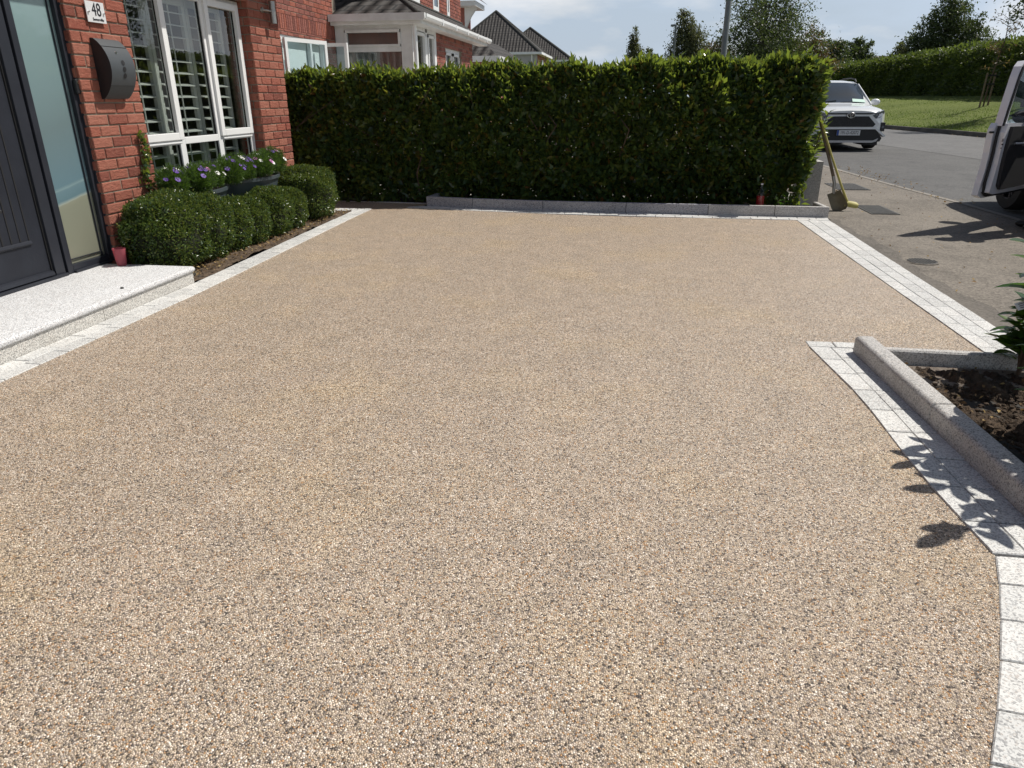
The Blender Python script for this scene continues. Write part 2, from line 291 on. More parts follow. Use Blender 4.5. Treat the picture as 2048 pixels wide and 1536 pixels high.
# ------------------------------------------------------------------ builders
def tag(o, label=None, cat=None, group=None, kind=None):
    if label: o['label'] = label
    if cat: o['category'] = cat
    if group: o['group'] = group
    if kind: o['kind'] = kind
    return o
def empty(name, loc, label, cat, group=None, rz=0):
    o = bpy.data.objects.new(name, None); C.objects.link(o); o.location = loc; o.rotation_euler = (0, 0, rz); o.empty_display_size = .1
    return tag(o, label, cat, group)
class MB:
    def __init__(s): s.v = []; s.f = []; s.mi = []; s.uv = []; s.k = 0
    def add(s, vs, fs, mi=0, uvs=None):
        o = len(s.v); s.v += [tuple(map(float, v)) for v in vs]
        for j, f in enumerate(fs):
            s.f.append([o + i for i in f]); s.mi.append(mi); s.uv.append(uvs[j] if uvs else None)
        return s
    def box(s, x0, x1, y0, y1, z0, z1, mi=0, ch=0.0):
        x0, x1 = min(x0, x1), max(x0, x1); y0, y1 = min(y0, y1), max(y0, y1); z0, z1 = min(z0, z1), max(z0, z1)
        if ch <= 0:
            v = [(x, y, z) for z in (z0, z1) for y in (y0, y1) for x in (x0, x1)]
            return s.add(v, [(0, 2, 3, 1), (4, 5, 7, 6), (0, 1, 5, 4), (2, 6, 7, 3), (0, 4, 6, 2), (1, 3, 7, 5)], mi)
        bm = bmesh.new(); r = bmesh.ops.create_cube(bm, size=1)
        for v in bm.verts: v.co = Vector(((x0 + x1) / 2 + v.co.x * (x1 - x0), (y0 + y1) / 2 + v.co.y * (y1 - y0), (z0 + z1) / 2 + v.co.z * (z1 - z0)))
        bmesh.ops.bevel(bm, geom=bm.edges[:], offset=ch, segments=2, profile=.5, affect='EDGES')
        s.bm(bm, mi); return s
    def bm(s, bm, mi=0):
        bm.verts.index_update(); s.add([v.co for v in bm.verts], [[v.index for v in f.verts] for f in bm.faces], mi); bm.free()
    def quad(s, a, b, c, d, mi=0, uv=None): return s.add([a, b, c, d], [(0, 1, 2, 3)], mi, [uv] if uv else None)
    def roofq(s, pts, mi=0):
        # face with uv in metres: u along first edge, v up the slope
        P = [Vector(p) for p in pts]; u = (P[1] - P[0]).normalized(); n = (P[1] - P[0]).cross(P[2] - P[0]).normalized(); v = n.cross(u)
        return s.add(pts, [tuple(range(len(P)))], mi, [[((p - P[0]).dot(u), (p - P[0]).dot(v)) for p in P]])
    def prism(s, poly, axis, a0, a1, mi=0, mi_cap=None):
        # poly in the two other axes (order x,y,z without axis)
        n = len(poly)
        def mk(p, a):
            q = list(p); q.insert('xyz'.index(axis), a); return tuple(q)
        vs = [mk(p, a0) for p in poly] + [mk(p, a1) for p in poly]
        s.add(vs, [(i, (i + 1) % n, n + (i + 1) % n, n + i) for i in range(n)], mi)
        s.add(vs, [tuple(range(n))[::-1], tuple(range(n, 2 * n))], mi if mi_cap is None else mi_cap); return s
    def tube(s, pts, rad, seg=8, mi=0, cap=True):
        P = [Vector(p) for p in pts]; rad = rad if isinstance(rad, (list, tuple)) else [rad] * len(P)
        vs = []; prev = None
        for i, p in enumerate(P):
            d = (P[min(i + 1, len(P) - 1)] - P[max(i - 1, 0)]).normalized()
            if prev is None: a = d.orthogonal().normalized()
            else: a = (prev - d * prev.dot(d)); a = a.normalized() if a.length > 1e-5 else d.orthogonal().normalized()
            prev = a; b = d.cross(a)
            for k in range(seg):
                t = 2 * math.pi * k / seg; vs.append(p + (a * math.cos(t) + b * math.sin(t)) * rad[i])
        fs = [(i * seg + k, i * seg + (k + 1) % seg, (i + 1) * seg + (k + 1) % seg, (i + 1) * seg + k) for i in range(len(P) - 1) for k in range(seg)]
        if cap: fs += [tuple(range(seg))[::-1], tuple((len(P) - 1) * seg + k for k in range(seg))]
        return s.add(vs, fs, mi)
    def lathe(s, prof, c=(0, 0, 0), seg=24, mi=0, axis='z'):
        vs = []
        for r, h in prof:
            for k in range(seg):
                t = 2 * math.pi * k / seg; a, b = r * math.cos(t), r * math.sin(t)
                v = {'z': (a, b, h), 'x': (h, a, b), 'y': (a, h, b)}[axis]; vs.append((v[0] + c[0], v[1] + c[1], v[2] + c[2]))
        n = len(prof)
        return s.add(vs, [(i * seg + k, i * seg + (k + 1) % seg, (i + 1) * seg + (k + 1) % seg, (i + 1) * seg + k) for i in range(n - 1) for k in range(seg)], mi)
    def build(s, name, mats, parent=None, smooth=False, bevel=0, fixn=True):
        me = bpy.data.meshes.new(name); me.from_pydata(s.v, [], s.f)
        for mm in (mats if isinstance(mats, (list, tuple)) else [mats]): me.materials.append(mm)
        me.polygons.foreach_set('material_index', s.mi)
        if any(u for u in s.uv):
            ul = me.uv_layers.new(name='UVMap'); i = 0
            for p, u in zip(me.polygons, s.uv):
                for j, li in enumerate(p.loop_indices): ul.data[li].uv = u[j] if u else (0, 0)
        if fixn:
            bm = bmesh.new(); bm.from_mesh(me); bmesh.ops.recalc_face_normals(bm, faces=bm.faces[:]); bm.to_mesh(me); bm.free()
        if smooth:
            me.polygons.foreach_set('use_smooth', [True] * len(me.polygons))
            try: me.set_sharp_from_angle(angle=R(smooth if smooth > 1 else 40))
            except Exception: pass
        me.update(); o = bpy.data.objects.new(name, me); C.objects.link(o)
        if parent: o.parent = parent; o.matrix_parent_inverse = Matrix.Translation(parent.location).inverted() if parent.rotation_euler.z == 0 else Matrix()
        if bevel:
            b = o.modifiers.new('bevel', 'BEVEL'); b.width = bevel; b.segments = 2; b.limit_method = 'ANGLE'; b.angle_limit = R(40)
        return o
def polysheet(name, pts, z, mat_, kind='structure', thick=0):
    bm = bmesh.new(); vs = [bm.verts.new((x, y, z)) for x, y in pts]; f = bm.faces.new(vs)
    bmesh.ops.recalc_face_normals(bm, faces=[f])
    if f.normal.z < 0: f.normal_flip()
    bmesh.ops.triangulate(bm, faces=bm.faces[:])
    me = bpy.data.meshes.new(name); bm.to_mesh(me); bm.free(); me.materials.append(mat_); o = bpy.data.objects.new(name, me); C.objects.link(o)
    o['kind'] = kind; return o
def pmesh(name, V, F, mat_, parent=None, smooth=False):
    V = np.asarray(V, dtype=np.float32); F = np.asarray(F, dtype=np.int32); k = F.shape[1]
    me = bpy.data.meshes.new(name); me.vertices.add(len(V)); me.vertices.foreach_set('co', V.ravel())
    me.loops.add(F.size); me.loops.foreach_set('vertex_index', F.ravel())
    me.polygons.add(len(F)); me.polygons.foreach_set('loop_start', np.arange(len(F), dtype=np.int32) * k)
    try: me.polygons.foreach_set('loop_total', np.full(len(F), k, dtype=np.int32))
    except Exception: pass
    me.materials.append(mat_); me.update(calc_edges=True); me.validate()
    if smooth: me.polygons.foreach_set('use_smooth', [True] * len(F))
    o = bpy.data.objects.new(name, me); C.objects.link(o)
    if parent: o.parent = parent; o.matrix_parent_inverse = Matrix.Translation(parent.location).inverted()
    return o
def leafcloud(P, D, L, Wd, fold=.25, up=None):
    """P base points, D directions (n,3), L lengths, Wd widths -> verts, quads (2 per leaf)."""
    n = len(P); D = D / (np.linalg.norm(D, axis=1, keepdims=True) + 1e-9)
    r = rng.normal(size=(n, 3)) if up is None else up + rng.normal(size=(n, 3)) * .5
    S = np.cross(D, r); S /= (np.linalg.norm(S, axis=1, keepdims=True) + 1e-9); Nn = np.cross(S, D)
    L = L[:, None]; Wd = Wd[:, None]
    a = P; b = P + D * L * .5 + Nn * fold * Wd * .0; tip = P + D * L - Nn * .12 * L
    l = P + D * L * .45 + S * Wd * .5 + Nn * fold * Wd; rr = P + D * L * .45 - S * Wd * .5 + Nn * fold * Wd
    V = np.stack([a, l, tip, rr, b], 1).reshape(-1, 3)
    i = np.arange(n)[:, None] * 5
    F = np.concatenate([i + np.array([[0, 4, 2, 1]]), i + np.array([[0, 3, 2, 4]])], 0)
    return V, F
def unit(n):
    v = rng.normal(size=(n, 3)); return v / np.linalg.norm(v, axis=1, keepdims=True)

# ------------------------------------------------------------------ GROUND
g = MB().quad((-400, -60, -.06), (400, -60, -.06), (400, 600, -.06), (-400, 600, -.06)).build('ground', M['earth']); g['kind'] = 'structure'
road_pts = [(4.25, -20), (4.2, 8), (4.12, 9.7), (4.0, 10.9), (3.86, 12.7), (3.72, 14.9), (3.3, 20), (2.2, 28), (0.5, 36), (-3, 45), (-10, 58), (-3, 62), (4, 50), (8.4, 41), (9.8, 34), (10.6, 28.5), (11.0, 25), (11.4, 16), (11.6, 8), (11.7, -20)]
polysheet('road', road_pts, -.012, M['road'])
polysheet('road_edge_strip', [(6.2, 36), (6.55, 24), (6.72, 21.3), (7.2, 16.6), (7.6, 10), (7.7, -20), (11.69, -20), (11.59, 8), (11.39, 16), (10.99, 25), (10.59, 28.5), (9.79, 34), (8.39, 41), (5.0, 48)], -.008, M['road_old'])
polysheet('footpath', [(1.0, -20), (1.0, 3.3), (1.0, 8.3), (2.0, 9), (2.0, 12), (-30, 14), (-30, 46), (-3.2, 44.6), (.4, 35.8), (2.1, 27.9), (3.2, 19.9), (3.62, 14.9), (3.76, 12.7), (3.9, 10.9), (4.02, 9.7), (4.1, 8), (4.15, -20)], -.004, M['path'])
g = MB(); ch = [(4.15, -5), (4.1, 8), (4.02, 9.7), (3.9, 10.9), (3.76, 12.7), (3.62, 14.9), (3.2, 19.9)]
for a, b in zip(ch, ch[1:]): g.quad((a[0] - .0, a[1], .001), (a[0] + .11, a[1], -.006), (b[0] + .11, b[1], -.006), (b[0] - .0, b[1], .001))
g = g.build('road_channel', M['channel']); g['kind'] = 'structure'
polysheet('tar_joint', [(2.10, 3.2), (2.11, 5), (2.12, 8.05)] + [(2.25 + .03 * math.sin(y * 3.1) + .02 * math.sin(y * 11) + random.uniform(-.012, .012), y) for y in np.arange(8.2, 3.2, -.09)], .001, M['patch'])
polysheet('neighbour_driveway', [(-30, 9.55), (2.2, 9.75), (2.2, 12.4), (-2.0, 13.3), (-2.6, 30), (-30, 30)], .0, M['yard'])
# resin driveway
resin = [(-2.87, -1.5), (-2.85, 2.67), (-2.835, 4.31), (-2.90, 6.0), (-2.965, 7.49), (-2.985, 8.245), (-5.4, 8.30), (-5.4, 8.87), (-3.63, 8.86), (-2.44, 8.76), (-2.44, 8.46),
         (-2.60, 8.447), (-1.96, 8.284), (-.83, 8.10), (0, 8.03), (.8, 8.015), (1.78, 7.985), (1.803, 7.87), (1.842, 3.884), (1.842, 3.60), (1.26, 3.60), (1.26, 3.815), (.985, 3.814), (1.052, 3.041), (1.055, 2.336),
         (1.075, 2.0), (1.089, 1.875), (1.03, 1.72), (.934, 1.497), (.858, 1.333), (.762, 1.146), (.60, .86), (.40, .55), (.1, .15), (-.4, -.5), (-1.2, -1.5)]
def grow(P, d):
    n = len(P); A = sum(P[i][0] * P[(i + 1) % n][1] - P[(i + 1) % n][0] * P[i][1] for i in range(n)); sg = 1 if A > 0 else -1; o = []
    for i in range(n):
        a, b, c = Vector(P[i - 1]), Vector(P[i]), Vector(P[(i + 1) % n]); e1 = (b - a).normalized(); e2 = (c - b).normalized(); nn = Vector((e1.y + e2.y, -(e1.x + e2.x))); nn.normalize(); o.append(tuple(b + nn * d * sg))
    return o
polysheet('driveway', grow(resin, .007), 0.0085, M['resin'])
# dark joint bed under the setts
polysheet('border_bedding', [(-5.6, -1.6), (-5.6, 9.1), (2.18, 9.1), (2.18, 3.3), (2.6, 3.3), (2.6, -1.6)], -.0015, m_mottle('grey_jointing', (.030, .028, .025), (.07, .065, .058), 20, .95, .3, 60))

def setts(name, bands, h=.014, jw=.0048):
    """bands: (left polyline, right polyline, nrows, piece length) ; rows run along the polylines."""
    b = MB()
    for Lp, Rp, rows, plen in bands:
        Lp = [Vector((*p, 0)) for p in Lp]; Rp = [Vector((*p, 0)) for p in Rp]
        def arc(P):
            d = [0]
            for a, c in zip(P, P[1:]): d.append(d[-1] + (c - a).length)
            return d
        dl, dr = arc(Lp), arc(Rp); T = (dl[-1] + dr[-1]) / 2
        def at(P, d, t):
            s = t * d[-1]
            for i in range(len(P) - 1):
                if s <= d[i + 1] + 1e-9: return P[i].lerp(P[i + 1], (s - d[i]) / max(1e-9, d[i + 1] - d[i]))
            return P[-1]
        for r in range(rows):
            f0, f1 = r / rows, (r + 1) / rows
            t = -random.random() * plen / T * (1 if r else .4)
            while t < 1:
                l = plen * random.uniform(.92, 1.08) / T; a, c = max(t, 0), min(t + l, 1); t += l
                if c - a < .015 / T: continue
                q = [at(Lp, dl, a).lerp(at(Rp, dr, a), f0), at(Lp, dl, a).lerp(at(Rp, dr, a), f1), at(Lp, dl, c).lerp(at(Rp, dr, c), f1), at(Lp, dl, c).lerp(at(Rp, dr, c), f0)]
                cen = sum(q, Vector()) / 4; q1 = []; q2 = []
                for p in q:
                    d = cen - p; d.normalize(); q1.append(p + d * jw * .7); q2.append(p + d * (jw * .7 + .004))
                hz = h + random.uniform(-.0012, .0012)
                tl = [random.uniform(-.0006, .0006) for _ in q]
                vs = [(p.x, p.y, -.03) for p in q1] + [(p.x, p.y, hz - .003 + e) for p, e in zip(q1, tl)] + [(p.x, p.y, hz + e) for p, e in zip(q2, tl)]
                fs = [(i, (i + 1) % 4, 4 + (i + 1) % 4, 4 + i) for i in range(4)] + [(4 + i, 4 + (i + 1) % 4, 8 + (i + 1) % 4, 8 + i) for i in range(4)] + [(8, 9, 10, 11)]
                b.add(vs, fs)
    o = b.build(name, M['sett']); o['kind'] = 'structure'; return o
setts('left_paved_border', [([(-3.022, -1.3), (-3.022, 4.58), (-3.152, 8.02), (-3.155, 8.26)], [(-2.85, -1.3), (-2.835, 4.31), (-2.965, 7.49), (-2.985, 8.26)], 2, .20)])
setts('left_return_border', [([(-5.4, 8.06), (-3.16, 8.06)], [(-5.4, 8.25), (-3.16, 8.25)], 1, .20)])
setts('back_edging_border', [([(-2.60, 8.46), (-2.44, 8.56), (-1.217, 8.337), (0.8, 8.235), (2.15, 8.18)], [(-2.60, 8.40), (-1.96, 8.284), (-.83, 8.11), (.8, 8.02), (2.13, 7.985)], 2, .2),
                             ([(-5.4, 8.87), (-3.63, 8.865), (-2.46, 8.765)], [(-5.4, 8.92), (-3.63, 8.91), (-2.46, 8.81)], 1, .6)])
setts('threshold_border', [([(1.79, 7.98), (1.842, 3.884), (1.845, 3.6)], [(2.125, 7.98), (2.10, 3.9), (2.10, 3.6)], 3, .2)])
setts('near_paved_border', [([(.985, 3.72), (1.052, 3.041), (1.055, 2.336), (1.089, 1.895)], [(1.20, 3.72), (1.225, 3.0), (1.262, 2.4), (1.285, 1.895)], 2, .21),
                            ([(.985, 3.814), (1.30, 3.816)], [(.985, 3.725), (1.30, 3.725)], 1, .16),
                            ([(1.089, 1.885), (1.03, 1.72), (.934, 1.497), (.858, 1.333), (.762, 1.146), (.60, .86), (.40, .55), (.1, .15), (-.4, -.5)],
                             [(1.285, 1.885), (1.22, 1.66), (1.12, 1.40), (1.04, 1.23), (.95, 1.05), (.78, .76), (.57, .44), (.27, .03), (-.2, -.6)], 1, .18),
                            ([(1.29, 1.885), (1.225, 1.66), (1.125, 1.40), (1.045, 1.23), (.955, 1.05), (.785, .76), (.575, .44), (.275, .03)],
                             [(1.48, 1.885), (1.41, 1.60), (1.31, 1.31), (1.23, 1.14), (1.14, .96), (.97, .66), (.75, .32), (.45, -.1)], 1, .18)])

# soil beds
def soil(name, x0, x1, y0, y1, z, mt, amp=.02, n=90, clip=None, seed=1):
    nx = max(8, int((x1 - x0) * n)); ny = max(8, int((y1 - y0) * n)); r = np.random.default_rng(seed)
    X, Y = np.meshgrid(np.linspace(x0, x1, nx), np.linspace(y0, y1, ny)); Z = np.full(X.shape, z)
    for f, a in ((3, 1.), (7, .7), (16, .5), (34, .4)):
        for _ in range(5):
            an = r.uniform(0, 6.28); Z = Z + amp * a * .4 * np.sin(f * (X * np.cos(an) + Y * np.sin(an)) * 2 + r.uniform(0, 6.28))
    Z = Z + r.normal(size=Z.shape) * amp * .22
    V = np.stack([X, Y, Z], -1).reshape(-1, 3); i = np.arange(ny - 1)[:, None] * nx + np.arange(nx - 1)[None]; i = i.ravel()
    F = np.stack([i, i + 1, i + 1 + nx, i + nx], 1)
    if clip is not None:
        cc = V[F].mean(1); F = F[clip(cc[:, 0], cc[:, 1])]
    o = pmesh(name, V, F, mt); o['kind'] = 'structure'; return o
soil('near_soil_bed', 1.19, 4.2, 0.5, 3.46, .012, M['soil'], .024, 110, lambda x, y: (x > 1.262 + .058 * (3.6 - y)))
soil('shrub_soil_bed', -3.67, -3.04, 4.6, 8.06, .016, M['mulch'], .010, 70, lambda x, y: x < -3.026 - .0378 * np.clip(y - 4.58, 0, 9))
soil('hedge_soil_bed', -5.4, 2.1, 8.24, 9.9, -.03, M['mulch'], .012, 24, lambda x, y: (y > 8.93) | ((x > -2.36) & (y > 8.62 - .08 * (x + 2.4))))
MB().box(1.30, 2.0, 3.20, 3.455, -.02, .030, 0, .02).build('concrete_haunch', m_mottle('tan_haunch', (.13, .105, .085), (.24, .20, .165), 9, .95, .9, 40, .02))['kind'] = 'structure'
# clods and crumbs in the near bed
def clods(name, n, xr, yr, z, sr, mt, seed):
    r = np.random.default_rng(seed); b = MB()
    for _ in range(n):
        c = Vector((r.uniform(*xr), r.uniform(*yr), z)); s = r.uniform(*sr)
        bm = bmesh.new(); bmesh.ops.create_icosphere(bm, subdivisions=1, radius=s)
        for v in bm.verts: v.co = Vector((v.co.x * r.uniform(.7, 1.3), v.co.y * r.uniform(.7, 1.3), v.co.z * r.uniform(.5, .9))) + c
        b.bm(bm)
    o = b.build(name, mt); return o
tag(clods('soil_clods', 1500, (1.36, 2.4), (1.9, 3.35), .026, (.003, .013), M['soil'], 3), 'loose dark soil crumbs in the raised bed beside the driveway', 'soil', kind='stuff')
# leaf litter
def litter(name, n, region, z, size, mt, label, seed):
    r = np.random.default_rng(seed); P = []
    while len(P) < n:
        x, y = r.uniform(region[0], region[1]), r.uniform(region[2], region[3])
        if region[4](x, y): P.append((x, y, z + r.uniform(0, .012)))
    P = np.array(P); D = r.normal(size=(n, 3)); D[:, 2] *= .35
    V, F = leafcloud(P, D, r.uniform(*size, n), r.uniform(*size, n) * .6, .2, np.array([0, 0, 1.]))
    return tag(pmesh(name, V, F, mt), label, 'litter', kind='stuff')
litter('leaf_litter', 1500, (-3.65, -3.06, 4.62, 8.05, lambda x, y: x < -3.06 - .0326 * max(y - 4.58, 0)), .03, (.012, .035), M['dead_leaf'], 'dry brown leaf litter under the clipped shrubs', 5)
litter('twig_litter', 220, (1.33, 2.6, 2.0, 3.44, lambda x, y: True), .035, (.010, .03), M['dead_leaf'], 'small dead leaves scattered on dark soil bed', 6)

litter('path_litter', 260, (2.2, 4.1, 3.4, 14.5, lambda x, y: random.random() < (.25 if x < 3.6 else 1)), .008, (.012, .04), M['dead_leaf'], 'scattered dead leaves and grit on the brown footpath', 8)
litter('gutter_litter', 420, (3.85, 11.6, 9.5, 34, lambda x, y: (x < 4.3 and y < 15) or abs(x - float(np.interp(y, [16, 25, 28.5, 34], [11.4, 11.0, 10.6, 9.8]))) < .22), .004, (.02, .06), M['dead_leaf'], 'dead leaves gathered along the edges of the road', 9)
# ------------------------------------------------------------------ KERBS
def round_kerb(b, x0, y0, x1, y1, wd, h, mi=0, r=.022, side=1):
    """stone from (x0,y0) to (x1,y1) along outer face; width wd to the right side(+)"""
    a = Vector((x0, y0, 0)); e = Vector((x1, y1, 0)); d = (e - a).normalized(); nrm = Vector((d.y, -d.x, 0)) * side
    prof = [(0, -.05), (0, h - r)] + [(r - r * math.cos(t), h - r + r * math.sin(t)) for t in (R(20), R(45), R(70))] + [(r, h), (wd - .008, h), (wd, h - .008), (wd, -.05)]
    n = len(prof)
    ins = .004
    st = [(0, 1), (.0, 0), ((e - a).length, 0)]
    vs = []
    for s, shrink in ((0, ins), (ins, 0), ((e - a).length - ins, 0), ((e - a).length, ins)):
        for (u, z) in prof:
            uu = u + (shrink if u < wd / 2 else -shrink); zz = z - (shrink if z > h / 2 else 0); vs.append(a + d * s + nrm * uu + Vector((0, 0, zz)))
    fs = [(k * n + i, k * n + (i + 1) % n, (k + 1) * n + (i + 1) % n, (k + 1) * n + i) for k in range(3) for i in range(n)]
    fs += [tuple(range(n))[::-1], tuple(3 * n + i for i in range(n))]
    b.add(vs, fs, mi)
kb = empty('granite_bed_edging', (1.2, 3.5, 0), 'rounded light grey granite kerb stones edging the near soil bed', 'kerb')
KH = .100
for (a, b_) in (((1.185, 3.66), (1.236, 2.80)), ((1.2365, 2.794), (1.285, 1.93)), ((1.2855, 1.924), (1.34, 1.06))):
    q = MB(); round_kerb(q, *a, *b_, .088, KH, side=-1); q.build('kerb_stone', M['kerb'], kb, smooth=35)
q = MB(); round_kerb(q, 1.275, 3.520, 2.10, 3.497, .05, KH - .004, r=.012, side=1); q.build('back_kerb_stone', M['kerb'], kb, smooth=35)
kb = empty('granite_hedge_edging', (0, 8.3, 0), 'long low blue-grey granite edging along the foot of the hedge', 'kerb')
pp = [(-2.40, 8.56), (-1.80, 8.43), (-.95, 8.32), (0.0, 8.27), (.9, 8.23), (1.6, 8.205), (2.155, 8.18)]
for a, c in zip(pp, pp[1:]):
    d = Vector((c[0] - a[0], c[1] - a[1])).normalized() * .002
    q = MB(); round_kerb(q, a[0] + d.x, a[1] + d.y, c[0] - d.x, c[1] - d.y, .05, .125, r=.008, side=-1); q.build('kerb_stone', M['kerb'] if a[0] > .8 else M['kerb_dark'], kb, smooth=35)
q = MB(); round_kerb(q, -2.40, 8.565, -2.36, 9.0, .05, .122, r=.008, side=1); q.build('side_kerb_stone', M['kerb_dark'], kb, smooth=35)
q = MB(); round_kerb(q, 2.155, 8.235, 2.13, 8.62, .05, .122, r=.008, side=-1); q.build('side_kerb_stone', M['kerb'], kb, smooth=35)

# ------------------------------------------------------------------ BRICKWORK
def brickwall(b, org, ud, nd, u0, u1, z0, z1, mod=.2067, holes=(), zoff=.012, dep=.02, joint=.010, seed=3, jit=.0012, half=0):
    r = random.Random(seed); org = Vector(org); ud = Vector(ud); nd = Vector(nd); k0 = int((z0 - zoff) / .075) - 1
    row = k0
    while zoff + row * .075 < z1:
        za = zoff + row * .075 + joint / 2; zb = za + .075 - joint
        u = u0 - (mod / 2 if (row + half) % 2 else 0)
        while u < u1 - .01:
            a, c = u + joint / 2, u + mod - joint / 2; u += mod
            a = max(a, u0); c = min(c, u1)
            if c - a < .02 or zb < z0 + .01: continue
            segs = [(a, c, max(za, z0), min(zb, z1))]
            for (h0, h1, g0, g1) in holes:
                ns = []
                for (sa, sc_, ya, yb) in segs:
                    if yb <= g0 or ya >= g1 or sc_ <= h0 or sa >= h1: ns.append((sa, sc_, ya, yb)); continue
                    if ya < g0 - .02: ns.append((sa, sc_, ya, g0)); continue
                    if yb > g1 + .02: ns.append((sa, sc_, g1, yb)); continue
                    if sa < h0 - .02: ns.append((sa, h0, ya, yb))
                    if sc_ > h1 + .02: ns.append((h1, sc_, ya, yb))
                segs = ns
            for (sa, sc_, ya, yb) in segs:
                if yb - ya < .01: continue
                j = lambda: r.uniform(-jit, jit); f = r.uniform(-.0025, .0025); ch = .0045
                def P(uu, zz, nn): return org + ud * (uu + j()) + nd * nn + Vector((0, 0, zz + j()))
                c4 = [(sa, ya), (sc_, ya), (sc_, yb), (sa, yb)]; i4 = [(sa + ch, ya + ch), (sc_ - ch, ya + ch), (sc_ - ch, yb - ch), (sa + ch, yb - ch)]
                vs = [P(*p, -dep) for p in c4] + [P(*p, f - ch) for p in c4] + [P(*p, f) for p in i4]
                fs = [(i, (i + 1) % 4, 4 + (i + 1) % 4, 4 + i) for i in range(4)] + [(4 + i, 4 + (i + 1) % 4, 8 + (i + 1) % 4, 8 + i) for i in range(4)] + [(8, 9, 10, 11)]
                b.add(vs, fs)
        row += 1
XW = -3.674
house = empty('brick_house', (XW, 6, 0), 'red brick house with anthracite front door and tall white window', 'house')
b = MB()
brickwall(b, (XW, 0, 0), (0, 1, 0), (1, 0, 0), 4.68, 5.30, 0, 2.75, seed=1)
brickwall(b, (XW, 0, 0), (0, 1, 0), (1, 0, 0), 7.16, 7.785, 0, 2.75, seed=2, half=1)
brickwall(b, (XW, 0, 0), (0, 1, 0), (1, 0, 0), 5.30, 7.16, 2.09, 2.75, seed=4)
brickwall(b, (XW, 0, 0), (0, 1, 0), (1, 0, 0), 5.30, 7.16, 0, .33, seed=5)
brickwall(b, (XW, 0, 0), (0, 1, 0), (1, 0, 0), -2.0, 4.68, 2.25, 2.75, seed=6)
brickwall(b, (0, 7.16, 0), (1, 0, 0), (0, -1, 0), -3.90, XW - .004, 0, 2.75, seed=7, mod=.1034)   # reveal, right of window
brickwall(b, (0, 4.68, 0), (1, 0, 0), (0, -1, 0), -3.90, XW - .004, 0, 2.75, seed=8, mod=.1034)   # reveal beside the door
brickwall(b, (0, 7.785, 0), (1, 0, 0), (0, 1, 0), -5.2, XW - .004, 0, 2.75, seed=9)
b.build('brick_wall', M['brick'], house)
b = MB(); F = .008
for y0, y1, z0, z1 in ((4.688, 5.292, -.02, 2.75), (7.168, 7.777, -.02, 2.75), (5.292, 7.168, 2.098, 2.75), (5.292, 7.168, -.02, .322), (-2, 4.688, 2.258, 2.75)):
    b.box(-3.95, XW - F, y0, y1, z0, z1)
b.box(-5.2, -3.951, 7.5, 7.777, -.02, 2.75)
b.build('mortar_core', M['mortar'], house)
# roof over the ground floor (lean-to) whose eave shades the wall head
b = MB(); b.roofq([(-3.40, -2.2, 2.53), (-3.40, 7.95, 2.53), (-5.0, 7.95, 3.25), (-5.0, -2.2, 3.25)]); b.build('roof', M['roof'], house)
b = MB(); b.box(-3.44, -3.41, -2.2, 7.93, 2.40, 2.53); b.box(-3.66, -3.445, -2.2, 7.93, 2.40, 2.42); b.tube([(-3.36, -2.2, 2.50), (-3.36, 7.96, 2.50)], .05, 10); b.build('gutter', M['upvc'], house, smooth=35)
b = MB(); b.box(-7.5, -5.2, -2.2, 7.777, -.02, 5.2); b.build('rear_wall', M['brick'], house)
# rooms behind the glazing
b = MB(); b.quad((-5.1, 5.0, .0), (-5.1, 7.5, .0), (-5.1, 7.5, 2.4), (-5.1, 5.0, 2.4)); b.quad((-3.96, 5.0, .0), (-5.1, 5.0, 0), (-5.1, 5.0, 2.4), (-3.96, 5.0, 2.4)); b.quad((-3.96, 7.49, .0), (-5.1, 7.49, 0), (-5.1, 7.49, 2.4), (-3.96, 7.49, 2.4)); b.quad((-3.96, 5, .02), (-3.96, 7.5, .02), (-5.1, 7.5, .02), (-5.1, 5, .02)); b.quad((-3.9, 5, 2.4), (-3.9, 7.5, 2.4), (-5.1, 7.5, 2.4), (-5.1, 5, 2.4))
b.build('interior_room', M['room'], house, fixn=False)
# --- tall white window
XF = -3.78
win = MB(); z_top = 2.09; z_bot = .34
def bar(b, y0, y1, z0, z1, x=XF, d=.05, ch=.004): b.box(x - d, x, y0, y1, z0, z1, 0, ch)
bar(win, 5.295, 5.38, z_bot, z_top); bar(win, 7.085, 7.165, z_bot, z_top); bar(win, 5.38, 7.085, z_top - .07, z_top); bar(win, 5.38, 7.085, z_bot, z_bot + .06)
bar(win, 5.868, 5.945, z_bot + .06, z_top - .07); bar(win, 6.482, 6.556, z_bot + .06, z_top - .07)
for y0, y1 in ((5.38, 5.868), (5.945, 6.482), (6.556, 7.085)): bar(win, y0, y1, .873, .930)
wf = win.build('window', M['upvc'], house)
for y0, y1 in ((5.335, 5.905), (6.525, 7.125)):     # opening sashes stand proud
    s = MB(); x = XF + .022; t = .062
    bar(s, y0, y0 + t, .912, z_top - .03, x, .035); bar(s, y1 - t, y1, .912, z_top - .03, x, .035); bar(s, y0 + t, y1 - t, .912, .970, x, .035); bar(s, y0 + t, y1 - t, z_top - .09, z_top - .03, x, .035)
    s.box(XF, XF + .016, y0 + .03, y1 - .03, .884, .898, 0, .003)
    s.build('sash', M['upvc'], wf)
s = MB()
for y0, y1, z0, z1 in ((5.39, 5.86, .97, 2.0), (5.95, 6.478, .93, 2.02), (6.585, 7.075, .97, 2.0), (5.38, 5.868, .40, .873), (5.945, 6.482, .40, .873), (6.556, 7.085, .40, .873)):
    s.quad((XF - .02, y0, z0), (XF - .02, y1, z0), (XF - .02, y1, z1), (XF - .02, y0, z1))
s.build('pane', M['glass'], wf, fixn=False)
s = MB()
